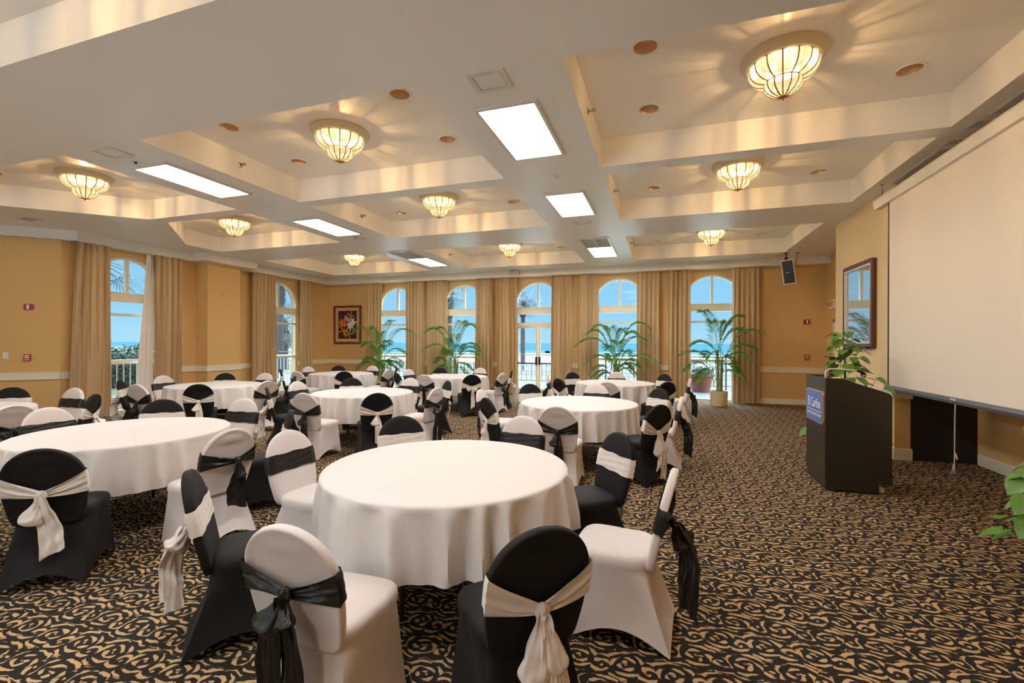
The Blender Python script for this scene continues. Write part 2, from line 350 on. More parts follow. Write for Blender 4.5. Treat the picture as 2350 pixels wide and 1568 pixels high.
WR = 0.74; WSP = 2.64                                # arched opening: half width and spring height
def arched_wall(name, mp, u0, u1, cents, zt, th, m):
    mb = MB(); N = 20; us = []
    def q(a, b, c, d): mb.add([mp(*p) for p in (a, b, c, d)], [(0, 1, 2, 3)])
    for d in (0.0, th):
        cur = u0
        for c in cents:
            q((cur, d, 0), (c - WR, d, 0), (c - WR, d, zt), (cur, d, zt)); cur = c + WR
            A = [(c - WR * math.cos(PI * k / N), WSP + WR * math.sin(PI * k / N)) for k in range(N + 1)]
            for k in range(N):
                q((A[k][0], d, A[k][1]), (A[k + 1][0], d, A[k + 1][1]), (A[k + 1][0], d, zt), (A[k][0], d, zt))
        q((cur, d, 0), (u1, d, 0), (u1, d, zt), (cur, d, zt))
    for c in cents:                                  # reveals
        A = [(c - WR, 0)] + [(c - WR * math.cos(PI * k / N), WSP + WR * math.sin(PI * k / N)) for k in range(N + 1)] + [(c + WR, 0)]
        for k in range(len(A) - 1):
            q((A[k][0], 0, A[k][1]), (A[k + 1][0], 0, A[k + 1][1]), (A[k + 1][0], th, A[k + 1][1]), (A[k][0], th, A[k][1]))
    for u in (u0, u1): q((u, 0, 0), (u, th, 0), (u, th, zt), (u, 0, zt))
    o = struct(name, mb, m); return o
TH = 0.28
backm = lambda u, d, z: (u, YB + d, z)
leftm = lambda u, d, z: (XL - d, u, z)
BC = [-8.40, -5.99, -3.57, -1.19, 1.22]; LC = [6.89, 11.04]
arched_wall('wall_back', backm, XL - TH, XR + TH, BC, ZT, TH, MT['wall'])
arched_wall('wall_left', leftm, 5.68, YB, LC, ZT, TH, MT['wall'])
struct('wall_right', MB().box(XR, XR + .28, YF, YB, 0, ZT), MT['wall'])
rearm = lambda u, d, z: (u, YF - d, z); RC_ADDED = [-8.4, -5.99, -3.57]  # window openings added behind the camera for daylight, never in view
arched_wall('wall_rear', rearm, -13.2, XR + .28, RC_ADDED, ZT, TH, MT['wall'])
dx, dy = XL - 1.5, 5.68 - 1.5
struct('wall_left_diagonal', MB().prism([(XL, 5.68, 0), (dx, dy, 0), (dx - .2, dy + .2, 0), (XL - .2, 5.88, 0)], (0, 0, ZT)), MT['wall'])
struct('wall_left_rear', MB().box(dx - .2, dx, YF, dy + .1, 0, ZT), MT['wall'])
PX0, PY0, PY1 = -10.7, 8.38, 9.31                     # shallow pilaster on the left wall
struct('wall_left_pilaster', MB().box(XL, PX0, PY0, PY1, 0, ZB), MT['wall'])
BX, BY0, BY1 = 2.93, 7.41, 9.63                       # chimney breast on the right
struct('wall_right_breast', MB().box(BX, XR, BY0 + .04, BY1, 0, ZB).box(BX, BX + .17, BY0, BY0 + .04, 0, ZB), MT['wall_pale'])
struct('wall_right_pier', MB().box(BX - .004, BX + .172, BY0 - .006, BY0 + .03, .15, .80), MT['wall'])
struct('wall_right_black_panel', MB().box(BX + .18, XR, BY0 + .03, BY0 + .045, 0, 1.35), MT['blackpaint'])

# ---- ceiling: soffit grid with deep coffers
CX = [(-10.0, -6.56), (-5.30, -1.98), (-0.73, 2.68)]
CY = [(-3.40, -1.35), (-0.12, 2.14), (3.37, 5.63), (5.88, 8.16), (9.42, 12.16)]
CANS = {2: (-.51, .56), 3: (-.55, .63), 4: (-.87, .87), 1: (-.55, .55), 0: (-.5, .5)}
def coffer_poly(ci, ri):
    (x0, x1), (y0, y1) = CX[ci], CY[ri]
    if ci == 0 and ri == 2: return [(x0, y0), (x1, y0), (x1, y1), (-8.57, y1), (x0, 4.30)]
    if ci == 0 and ri == 3: return [(-8.48, y0), (x1, y0), (x1, y1), (x0, y1), (x0, 7.33)]
    return [(x0, y0), (x1, y0), (x1, y1), (x0, y1)]
can_spots = []
mb = MB()
Xs = sorted([-13.2, XR + .28] + [x for p in CX for x in p]); Ys = sorted([YF - .2, YB + .1] + [y for p in CY for y in p])
for i in range(len(Xs) - 1):
    for j in range(len(Ys) - 1):
        if (Xs[i], Xs[i + 1]) in CX and (Ys[j], Ys[j + 1]) in CY: continue
        mb.add([(Xs[i], Ys[j], ZB), (Xs[i + 1], Ys[j], ZB), (Xs[i + 1], Ys[j + 1], ZB), (Xs[i], Ys[j + 1], ZB)], [(0, 3, 2, 1)])
mb.add([(-10.0, 4.30, ZB), (-8.57, 5.63, ZB), (-10.0, 5.63, ZB)], [(0, 2, 1)])
mb.add([(-10.0, 5.88, ZB), (-8.48, 5.88, ZB), (-10.0, 7.33, ZB)], [(0, 2, 1)])
for ci in range(3):
    for ri in range(5):
        P = coffer_poly(ci, ri); n = len(P)
        mb.add([(x, y, ZB) for x, y in P] + [(x, y, ZC) for x, y in P], [(i, (i + 1) % n, (i + 1) % n + n, i + n) for i in range(n)])
        cx = sum(CX[ci]) / 2; cy = sum(CY[ri]) / 2
        holes = []
        if ri >= 1:
            for sx_ in (-1.13, 1.13):
                for dy_ in CANS[ri]:
                    x, y = cx + sx_, cy + dy_
                    if ci == 0: x += .03
                    if ci == 0 and sx_ < 0 and ((ri == 2 and dy_ > 0) or (ri == 3 and dy_ < 0)): continue
                    holes.append((x, y)); can_spots.append((x, y, ZC, ci, ri))
        bm = bmesh.new(); es = []
        def loop(pts):
            vs = [bm.verts.new((x, y, ZC)) for x, y in pts]
            for k in range(len(vs)): es.append(bm.edges.new((vs[k], vs[(k + 1) % len(vs)])))
        loop(P)
        for hx, hy in holes: loop([(hx + .10 * math.cos(2 * PI * k / 24), hy + .10 * math.sin(2 * PI * k / 24)) for k in range(24)])
        bmesh.ops.triangle_fill(bm, use_beauty=True, use_dissolve=False, edges=es)
        bm.verts.index_update()
        mb.add([v.co[:] for v in bm.verts], [tuple(v.index for v in f.verts) for f in bm.faces]); bm.free()
struct('ceiling', mb, MT['ceil'], label='white coffered ceiling')
struct('sun_block_roof', MB().box(-14.0, XR + .6, YF - .6, YB + .5, ZT, ZT + .15), MT['concrete'])  # unseen slab over the ceiling, added to block the sun

# ---- cornice boxes that hide the curtain heads
D = 0.28; Z0 = 3.495
mb = MB().box(XL, XR + .03, YB - .30, YB, Z0, ZB).box(XL, XR + .03, YB - .325, YB - .30, Z0 - .005, Z0 + .02)
struct('trim_1', mb, MT['cornice'], label='white cornice box over the far windows')
mb = MB().box(XL, XL + D, 5.80, YB - .30, Z0, ZB).box(XL + D, XL + D + .02, 5.80, YB - .30, Z0 - .005, Z0 + .02)
mb.box(XL + D, PX0 + .29, PY0 - .28, PY1 + .28, Z0, ZB)
a = Vector((XL + D, 5.80)); b_ = a + Vector((-1.5, -1.5)); pn = Vector((-.2, .2))
mb.prism([(a.x, a.y, Z0), (b_.x, b_.y, Z0), (b_.x + pn.x, b_.y + pn.y, Z0), (XL, 5.88, Z0)], (0, 0, ZB - Z0))
struct('trim_2', mb, MT['cornice'], label='white cornice along the left wall')

# ---- chair rails and baseboards
def rails(name, mp, spans, label):
    mb = MB()
    for a0, a1 in spans:
        mb.box(a0, a1, -.026, 0, .865, .935, mp).box(a0, a1, -.034, 0, .925, .945, mp).box(a0, a1, -.020, 0, .835, .865, mp).box(a0, a1, -.030, 0, .805, .835, mp)
    return struct(name, mb, MT['trim'], label=label)
def boards(name, mp, spans):
    mb = MB()
    for a0, a1 in spans: mb.box(a0, a1, -.016, 0, 0, .125, mp).box(a0, a1, -.010, 0, .125, .14, mp)
    return struct(name, mb, MT['trim'])
gaps_b = [(XL, BC[0] - WR)] + [(BC[i] + WR, BC[i + 1] - WR) for i in range(4)] + [(BC[4] + WR, XR)]
gaps_l = [(5.68, LC[0] - WR), (LC[0] + WR, PY0), (PY1, LC[1] - WR), (LC[1] + WR, YB)]
rails('trim_3', backm, gaps_b, 'cream chair rail on the far wall'); boards('baseboard_back', backm, gaps_b)
rails('trim_4', leftm, gaps_l, 'cream chair rail on the left wall'); boards('baseboard_left', leftm, gaps_l)
pilm = lambda u, d, z: (PX0 - d, u, z); pils = lambda u, d, z: (u, PY0 + d, z); pile = lambda u, d, z: (u, PY1 - d, z)
rails('trim_5', pilm, [(PY0 - .03, PY1 + .03)], 'chair rail on the pilaster'); rails('trim_6', pils, [(XL, PX0)], 'chair rail on the pilaster side'); rails('trim_10', pile, [(XL, PX0)], 'chair rail on the pilaster far side'); boards('baseboard_pilaster', pilm, [(PY0, PY1)])
s2_ = math.sqrt(.5); diagm = lambda u, d, z: (XL - u * s2_ - d * s2_, 5.68 - u * s2_ + d * s2_, z)
rails('trim_7', diagm, [(0, 2.1)], 'cream chair rail on the diagonal wall'); boards('baseboard_diagonal', diagm, [(0, 2.1)])
brm = lambda u, d, z: (BX + d, u, z); brs = lambda u, d, z: (u, BY0 + d, z)
mb = MB()
for (za, zb, pr) in ((.90, .945, .06), (.86, .90, .045), (.815, .86, .03)):
    mb.box(BX - pr, BX + .17 + pr * .6, BY0 - pr, BY1 + .02, za, zb)
struct('trim_8', mb, MT['trim'], label='mantel-like chair rail on the chimney breast')
struct('baseboard_breast', MB().box(BX - .02, BX + .19, BY0 - .02, BY1 + .01, 0, .14).box(BX - .014, BX + .184, BY0 - .014, BY1, .14, .155), MT['trim'])
rm = lambda u, d, z: (XR + d, u, z)
boards('baseboard_right', rm, [(YF, BY0), (BY1, 12.3)]); rails('trim_9', rm, [(BY1, 11.9)], 'cream chair rail on the right wall')

# ---- windows
def window(idx, mp, c, door=False):
    F = MB(); d0, d1 = .07, .15
    def bx(a, b, z0, z1, e=0.0): F.box(a, b, d0 - e, d1 + e, z0, z1, mp)
    N = 22; r0, r1 = WR - .055, WR + .004
    for k in range(N):
        t0, t1 = PI * k / N, PI * (k + 1) / N
        q = [(c - r * math.cos(t), d, WSP + r * math.sin(t)) for d in (d0 - .02, d1) for r, t in ((r0, t0), (r1, t0), (r1, t1), (r0, t1))]
        F.add([mp(*p) for p in q], [(0, 1, 2, 3), (7, 6, 5, 4), (0, 4, 5, 1), (1, 5, 6, 2), (2, 6, 7, 3), (3, 7, 4, 0)])
    for s in (-1, 1): bx(min(c + s * r0, c + s * r1), max(c + s * r0, c + s * r1), 0, WSP)
    bx(c - .03, c + .03, 2.55, WSP + r0 + .01)
    bx(c - r0, c + r0, 2.41, 2.59, .035); bx(c - r0, c + r0, 2.575, 2.60, .05); bx(c - r0, c + r0, 2.40, 2.42, .045)
    bx(c - r0, c + r0, 2.09, 2.145) if not door else bx(c - r0, c + r0, 2.045, 2.145, .02)
    if not door: bx(c - r0, c + r0, 1.045, 1.11)
    bx(c - r0, c + r0, 0, .055, .02)
    w = struct('window_%d' % idx, F, MT['frame'])
    G = MB(); dm = (d0 + d1) / 2
    A = [(c - r0, 2.59)] + [(c - r0 * math.cos(PI * k / N), WSP + r0 * math.sin(PI * k / N)) for k in range(N + 1)] + [(c + r0, 2.59)]
    G.prism([mp(u, dm, z) for u, z in A], Vector(mp(0, dm + .006, 0)) - Vector(mp(0, dm, 0)))
    G.build('arched_pane', MT['glass'], w)
    spans = [(2.145, 2.41), (1.11, 2.09), (.055, 1.045)] if not door else [(2.145, 2.41)]
    for z0, z1 in spans: MB().box(c - r0, c + r0, dm, dm + .006, z0, z1, mp).build('pane', MT['glass'], w)
    return w
for i, c in enumerate(BC): window(i + 1, backm, c, door=(i == 2))
for i, c in enumerate(LC): window(i + 6, leftm, c)
for i, c in enumerate(RC_ADDED): window(i + 8, rearm, c)  # unseen rear windows, added to bring in daylight
# glazed double door under the third arch
c = BC[2]; r0 = WR - .055
frm = MB()
for s in (-1, 1):
    a0, a1 = (c - r0, c - .006) if s < 0 else (c + .006, c + r0)
    frm.box(a0, a0 + .065, .08, .13, .17, 1.98, backm).box(a1 - .065, a1, .08, .13, .17, 1.98, backm).box(a0, a1, .08, .13, 1.98, 2.04, backm).box(a0, a1, .08, .13, .06, .17, backm)
door = struct('door_1', frm, MT['frame'])
for s in (-1, 1):
    a0, a1 = (c - r0 + .065, c - .07) if s < 0 else (c + .07, c + r0 - .065)
    MB().box(a0, a1, .10, .106, .17, 1.98, backm).build('pane', MT['glass'], door)
    pb = MB().box(a0 - .05, a1 + .05, .035, .06, .905, .945, backm)
    k = c - .05 if s < 0 else c + .05
    pb.box(k - .03, k + .03, .03, .08, .88, 1.12, backm)
    pb.build('push_bar', MT['blackm'], door)
    x0 = a0 + .05 if s < 0 else a1 - .3
    MB().box(x0, x0 + .25, .02, .08, 2.05, 2.11, backm).box(x0 + .1, x0 + .14, -.02, .03, 2.07, 2.09, backm).build('door_closer', MT['alum'], door)
MB().lathe([(.001, 0), (.03, 0), (.03, .02), (.001, .02)], 12).build('lock_knob', MT['whitep'], door).matrix_world = Matrix.Translation((c, YB + .075, .97)) @ Matrix.Rotation(PI / 2, 4, 'X')
MB().box(c + .21, c + .36, .094, .098, 1.23, 1.30, backm).build('door_plate', MT['blackm'], door)
# pale door casing on the right wall beyond the breast
d2 = struct('door_2', MB().box(XR - .03, XR, 11.95, 12.05, 0, 2.12).box(XR - .03, XR, 12.02, 12.62, 2.04, 2.12).box(XR - .03, XR, 12.55, 12.65, 0, 2.12).box(XR - .012, XR, 12.05, 12.55, 0, 2.04), MT['trim'])

# ================================================================ CURTAINS
def curtain(mp, a0, a1, label, seed, flare=0.0, depth=-.18, mtl='curtain', group='curtain panels', amp=.052, pitch=.115, top=3.50, name='curtain', skew=0.0, cat='curtain'):
    rnd = random.Random(seed); n = max(4, int(round((a1 - a0) / pitch))); C_ = n * 8 + 1; R = 22
    ph = [rnd.uniform(-.5, .5) for _ in range(n + 1)]; rows = []
    for i in range(R + 1):
        t = i / R; z = top - (top - .015) * t; row = []
        for j in range(C_):
            s = j / (C_ - 1)
            lw = a0 + (a1 - a0) * s + flare * t * (s - .5) * (1 if a1 > a0 else -1) + skew * t
            k = s * n; kk = int(min(k, n - 1)); w = ph[kk] * (1 - (k - kk)) + ph[min(kk + 1, n)] * (k - kk)
            am = amp * (0.75 + 0.35 * t) * (1 + .35 * math.sin(3 * s * PI + seed))
            d = depth + am * math.sin(2 * PI * k + .8 * w + .3 * math.sin(2.2 * t * PI + seed)) + .015 * math.sin(t * 4 + seed + 5 * s)
            row.append((lw + .014 * math.sin(4 * PI * k) * (.6 + t), d, z))
        rows.append(row)
    rows = [[mp(*p) for p in r] for r in rows]; off = Vector(mp(0, .004, 0)) - Vector(mp(0, 0, 0))
    o = MB().sheet(rows, off).build(name, MT[mtl], None, 60)
    return tag(o, label, cat, group)
cb = [(-9.44, -8.84, 'left panel at the far wall window beside the flower picture'), (-7.93, -7.27, 'right panel at the window beside the flower picture'),
      (-7.14, -6.43, 'left panel at the second far-wall window from the left'), (-5.50, -4.94, 'right panel at the second far-wall window from the left'),
      (-4.77, -4.15, 'panel left of the glass double doors'), (-3.10, -2.51, 'panel right of the glass double doors'),
      (-2.30, -1.74, 'left panel at the far-wall window next right of the glass doors'), (-.69, -.10, 'right panel at the far-wall window next right of the glass doors'),
      (.13, .68, 'left panel at the rightmost far-wall window'), (1.73, 2.31, 'rightmost panel on the far wall')]
for i, (a0, a1, lb) in enumerate(cb): curtain(backm, a0, a1, 'tan curtain, ' + lb, 3 + i, flare=.03)
curtain(leftm, 5.84, 6.40, 'wide tan curtain left of the nearest left-wall window', 31, flare=.18, amp=.05, skew=-.05)
curtain(leftm, 7.30, 7.90, 'tan curtain right of the nearest left-wall window', 32, flare=.03)
curtain(leftm, 9.90, 10.70, 'tan curtain left of the left-wall window with palm trunks outside', 33, flare=.06)
curtain(leftm, 11.66, 12.17, 'tan curtain right of the left-wall window with palm trunks outside', 34, flare=.03)
curtain(leftm, 7.20, 7.36, 'white curtain liner hanging inside the nearest left-wall window', 35, flare=.22, depth=-.05, mtl='liner', group='curtain liners', amp=.014, pitch=.05, name='curtain_liner', skew=-.13)
curtain(leftm, 10.42, 10.72, 'pale curtain lining edge at the window with palm trunks outside', 36, depth=-.05, mtl='liner', group='curtain liners', amp=.014, pitch=.06, name='curtain_liner', flare=.02)
curtain(backm, 1.70, 1.78, 'thin pale curtain lining edge by the tallest indoor palm', 37, depth=-.05, mtl='liner', group='curtain liners', amp=.015, pitch=.02, name='curtain_liner')

# ================================================================ TABLES
TB = {'T1': (-1.33, 2.70), 'T2': (-4.51, 2.79), 'T3': (-7.85, 2.92), 'T4': (-7.88, 6.33), 'T5': (-4.55, 6.20), 'T8': (-1.08, 6.11), 'T9': (-.93, 9.42), 'T7': (-4.70, 9.88), 'T6': (-7.84, 9.78)}
TN = {'T1': 'frontmost round table', 'T2': 'big round table at left front', 'T3': 'table at left picture edge', 'T4': 'round table by the left-wall windows',
      'T5': 'middle round table', 'T6': 'corner table near the flower picture', 'T7': 'far table left of the glass doors', 'T8': 'second table on the right', 'T9': 'far right table'}
def cloth(seed):
    rnd = random.Random(seed); N = 288; rows = []; ZT_ = .746
    n = rnd.choice([22, 24, 26]); p1, p2, p3 = [rnd.uniform(0, 6.28) for _ in range(3)]
    def ringz(r, z): return [(r * math.cos(2 * PI * k / N), r * math.sin(2 * PI * k / N), z) for k in range(N)]
    for r, z in ((.04, ZT_), (.3, ZT_), (.55, ZT_), (.70, ZT_), (.748, ZT_), (.764, ZT_ - .002), (.773, ZT_ - .007), (.777, ZT_ - .015)): rows.append(ringz(r, z))
    L = 16; zt, zb = ZT_ - .015, .375
    for i in range(1, L + 1):
        t = i / L; row = []
        for k in range(N):
            a = 2 * PI * k / N
            ph = n * a + 1.6 * math.sin(2 * a + p1) + 1.5 * math.sin(5 * a + p2) + .8 * math.sin(9 * a + p3) + .25 * math.sin(t * 3 + 4 * a)
            c_ = 1 - abs(math.sin(ph / 2))                    # crisp outward ridges with hollow valleys between them
            f = .75 * c_ ** 1.1 + .25 * (.5 + .5 * math.cos(ph))
            m_ = .65 + .45 * math.sin(4 * a + p3) * math.sin(3 * a + p2)
            am = .105 * (t ** .42) * m_
            r = .776 + am * (f - .30) + .010 * t + .006 * t * math.sin(2.3 * ph + p1)
            row.append((r * math.cos(a), r * math.sin(a), zt - (zt - zb - .016 * f * m_ - .008 * math.sin(2 * a + p1)) * t))
        rows.append(row)
    mb = MB(); mb.grid(rows, close_u=True); mb.f.append(tuple(reversed(range(N))))
    last = rows[-1]; inn = [[(x * .996, y * .996, z + .001) for x, y, z in last], [(x * .992, y * .992, z + .04) for x, y, z in last]]
    mb.grid([last] + inn, close_u=True)
    return mb
def round_table(key, seed):
    x, y = TB[key]
    t = thing('round_table', 'folding table under the white cloth: ' + TN[key], 'table', (x, y, 0), seed * .7, 'round tables')
    MB().lathe([(.001, .705), (.74, .705), (.752, .712), (.752, .733), (.74, .740), (.001, .740)], 48).build('tabletop', MT['wood2'], t, 40)
    for sx_ in (-1, 1):
        for sy_ in (-1, 1):
            MB().tube([(sx_ * .30, sy_ * .10, .705), (sx_ * .30, sy_ * .10, .42), (sx_ * .31, sy_ * .15, .36), (sx_ * .33, sy_ * .30, .28), (sx_ * .34, sy_ * .33, .20), (sx_ * .34, sy_ * .33, .0)], .014, 10).build('leg', MT['blackm'], t, 50)
        MB().tube([(sx_ * .30, -.10, .45), (sx_ * .30, .10, .45)], .012, 8).tube([(sx_ * .30, 0, .45), (0, 0, .70)], .008, 8).build('leg_brace', MT['blackm'], t, 50)
    cl = cloth(seed).build('tablecloth', MT['cloth'], None, 65); cl.location = (x, y, 0); cl.rotation_euler = (0, 0, seed * 1.31)
    tag(cl, 'white cloth draped over the ' + TN[key], 'tablecloth', 'white round tablecloths')
for i, k in enumerate(TB): round_table(k, i + 1)

# ================================================================ CHAIRS
UPX, NX = Vector((0, -.2242, .9746)), Vector((0, .9746, .2242))
def bp(x, h, d): return (x, -.195 - .2242 * h + .9746 * d + .12 * x * x, .375 + .9746 * h + .2242 * d)
def back_halfw(h):
    H0, H1 = .30, .5135
    if h >= H0: return .207 * max(0, 1 - ((h - H0) / (H1 - H0)) ** 2.15) ** (1 / 2.0)
    w = .172 + (.207 - .172) * math.sin(min(1, h / .26) * PI / 2)
    if h < .045: w -= .045 * (1 - math.sqrt(max(0, 1 - ((.045 - h) / .045) ** 2)))
    return w
def backrest_mesh():
    hs = [0, .006, .02, .045, .08, .12, .16, .20, .24, .28, .31, .34, .37, .40, .425, .445, .465, .48, .492, .501, .508, .512]
    out = [(back_halfw(h), h) for h in hs]; out = out + [(.0, .5135)] + [(-x, h) for x, h in reversed(out)]
    n = len(out); cx, ch = 0, .25
    def ring(s, d, rear):
        o = []
        for x, h in out:
            px, ph = cx + (x - cx) * s, ch + (h - ch) * s
            g = -.009 * math.exp(-((px / .10) ** 4 + ((ph - .435) / .034) ** 4)) if rear else 0
            o.append(bp(px, ph, d + g))
        return o
    prof = [(k / 100, -.006 - .004 * (k / 80) ** 3, 1) for k in range(6, 86, 6)] + [(.90, -.015, 1), (.955, -.0195, 1), (.985, -.0185, 1), (1.0, -.010, 1), (1.0, .008, 0), (.985, .016, 0), (.95, .021, 0), (.85, .025, 0), (.55, .029, 0), (.25, .030, 0)]
    rows = [ring(*q) for q in prof]; mb = MB(); mb.grid(rows, close_u=True)
    mb.f.append(tuple(reversed(range(n)))); L = (len(prof) - 1) * n; mb.f.append(tuple(L + k for k in range(n)))
    return mb
def seat_mesh():
    N = 15; sq = []
    for e in range(4):
        for k in range(N):
            t = -1 + 2 * k / N
            sq.append([(t, -1), (1, t), (-t, 1), (-1, -t)][e] + (t,))
    n = len(sq)
    def soft(px, py, e): q = (abs(px) ** e + abs(py) ** e) ** (1 / e); return px / q, py / q
    rows = []
    for s, z in ((.12, .470), (.45, .469), (.75, .464), (.90, .456), (.97, .447), (1.0, .432), (1.008, .415), (1.002, .395), (.985, .382)):
        row = []
        for px, py, t in sq:
            x, y = soft(px, py, 4.5); wx = .203 if py > 0 else .197
            row.append((x * wx * s, .006 + y * .206 * s, z - .004 * (1 - abs(py)) * (s > .7)))
        rows.append(row)
    base = rows[-1]
    for f in (.06, .16, .3, .45, .6, .75, .88, 1.0):
        row = []
        for i, (px, py, t) in enumerate(sq):
            x0, y0, z0 = base[i]; x1 = px * .216; y1 = -.302 + (.188 + .302) * (py + 1) / 2
            m_ = 1 - t * t; pinch = 1 - .10 * m_ * math.sin(PI * f) * (1 if abs(px) == 1 else .6)
            zb = .006 + .085 * m_ ** 1.2
            x = (x0 + (x1 - x0) * f); y = (y0 + (y1 - y0) * f)
            if abs(px) == 1: x *= pinch
            else: y = y + (-.03 if py > 0 else .03) * m_ * math.sin(PI * f)
            row.append((x, y, z0 + (zb - z0) * f))
        rows.append(row)
    rows.append([(x * .97, y * .97, z + .012) for x, y, z in rows[-1]])
    mb = MB(); mb.grid(rows, close_u=True); mb.f.append(tuple(reversed(range(n)))); return mb
KH = .238                                             # knot height along the back
def band_mesh(kx, kh, droop):
    prof = []                                         # (x, d, hc, half height) around the back
    hc = .292
    def wx(h): return back_halfw(h) + .005
    F_ = 9
    loop = []
    for k in range(F_): s = -1 + 2 * k / (F_ - 1); loop.append(('f', s))
    rows = []; V = 15; cols = []
    def pt(kind, s, v):
        hh = hc + v * .062
        if kind == 'f': return bp(s * (wx(hh) - .006), hh + .004 * math.sin(7 * s + 2 * v), .0368 - .013 * abs(s) ** 5 + .0015 * math.sin(9 * v + 3 * s))
        if kind == 'r': return bp(wx(hh) + .0015, hh, .018 - .036 * s)
        if kind == 'l': return bp(-wx(hh) - .0015, hh, -.018 + .036 * s)
        if kind == 'b':                               # rear: s 0 at right edge -> 1 at knot
            g = s ** .9; top = (hc + .066) * (1 - g) + (kh + .016) * g; bot = (hc - .064 - .02 * droop) * (1 - g) + (kh - .020) * g - .012 * math.sin(PI * s) * droop
            hh = bot + (top - bot) * (v + 1) / 2
            x = (wx(hc + .06 * v) + .002) * (1 - s) + kx * s
            return bp(x, hh, -.0245 - .012 * s - .007 * math.sin(PI * s) * math.cos(6 * v) - (.003 + .006 * s) * math.cos(11 * v + 4 * s) * (1 - .4 * s))
        g = s ** .9; top = (hc + .066) * (1 - g) + (kh + .016) * g; bot = (hc - .064 - .02 * droop) * (1 - g) + (kh - .020) * g - .012 * math.sin(PI * s) * droop
        hh = bot + (top - bot) * (v + 1) / 2; x = (-wx(hc + .06 * v) - .002) * (1 - s) + kx * s
        return bp(x, hh, -.0245 - .012 * s - .007 * math.sin(PI * s) * math.cos(6 * v + 2) - (.003 + .006 * s) * math.cos(11 * v + 1 + 4 * s) * (1 - .4 * s))
    seq = [('f', -1 + 2 * k / 8) for k in range(9)] + [('r', .2), ('r', .75)] + [('b', k / 8) for k in range(9)] + [('B', 1 - k / 8) for k in range(9)] + [('l', .25), ('l', .8)]
    for v in range(V): rows.append([pt(kd if kd != 'B' else 'B', s, -1 + 2 * v / (V - 1)) for kd, s in seq])
    return MB().grid(rows, close_u=True)
def knot_mesh(kx, kh):
    mb = MB(); c = Vector(bp(kx, kh, -.047)); rows = []
    for i in range(13):
        th = PI * i / 12; row = []
        for k in range(24):
            a = 2 * PI * k / 24; rr = 1 + .16 * math.sin(5 * a + 2.5 * th)
            row.append((c.x + .027 * rr * math.sin(th) * math.cos(a), c.y + .020 * rr * math.sin(th) * math.sin(a), c.z + .031 * math.cos(th)))
        rows.append(row)
    return mb.grid(rows, close_u=True)
def tail_mesh(kx, kh, pts, w0, w1, pl, seed, turn=0.0):
    """ribbon hanging from the knot through pts (dx, dy, dz), pleated, with a slanted end"""
    c = Vector(bp(kx, kh, -.058)); P = [Vector(p) + c for p in pts]; R = 26; rows = []; Cn = 25; ct, st = math.cos(turn), math.sin(turn)
    for i in range(R + 1):
        t = i / R; k = t * (len(P) - 1); a = int(min(k, len(P) - 2)); f = k - a
        p = P[a] * (1 - f) + P[a + 1] * f; w = w0 + (w1 - w0) * min(1, t * 1.8) ** .7
        row = []
        for j in range(Cn):
            v = -1 + 2 * j / (Cn - 1)
            q = pl * (math.sin(v * 6.0 + seed + 2.2 * t) + .45 * math.sin(v * 13 + 2 * seed - 3 * t)) * (1.15 - .45 * t) + .010 * math.sin(7 * t + seed) + .004 * math.sin(23 * t + 3 * v + seed)
            row.append((p.x + v * w * ct - q * st, p.y + v * w * st + q * ct - abs(st) * w, p.z - (.03 * v * (1 if seed % 2 else -1)) * (t ** 6) + .005 * math.sin(9 * t + 4 * v)))
        rows.append(row)
    return MB().sheet(rows, (0, -.003, 0))
def loop_mesh(kx, kh, end, w, dep, seed):
    """puffed bow loop, a flattened pleated pouch from the knot to end (dx, dy, dz)"""
    c = Vector(bp(kx, kh, -.05)); e = Vector(end); ax = e.normalized(); side = ax.cross(Vector((0, 1, 0))).normalized(); dpv = side.cross(ax).normalized(); L = e.length; rows = []
    for i in range(23):
        t = i / 22; rr = (.16 + .84 * math.sin(min(1, t * 1.25) * PI / 2) ** 1.3) * (math.sqrt(max(0, 1 - ((t - .72) / .285) ** 2)) if t > .72 else 1)
        row = []
        for k in range(36):
            a = 2 * PI * k / 36; pr = 1 + .20 * math.sin(5 * a + seed) * (1.05 - t) + .10 * math.sin(9 * a + 5 * t + 2 * seed) * (1 - .5 * t) + .07 * math.sin(14 * t + 3 * a + seed)
            p = c + ax * (t * L) + side * (math.cos(a) * w * rr * pr) + dpv * (math.sin(a) * dep * rr * pr) + Vector((0, 0, -.02 * math.sin(t * PI)))
            row.append(tuple(p))
        rows.append(row)
    mb = MB(); mb.grid(rows, close_u=True); mb.f.append(tuple(range(36))); return mb
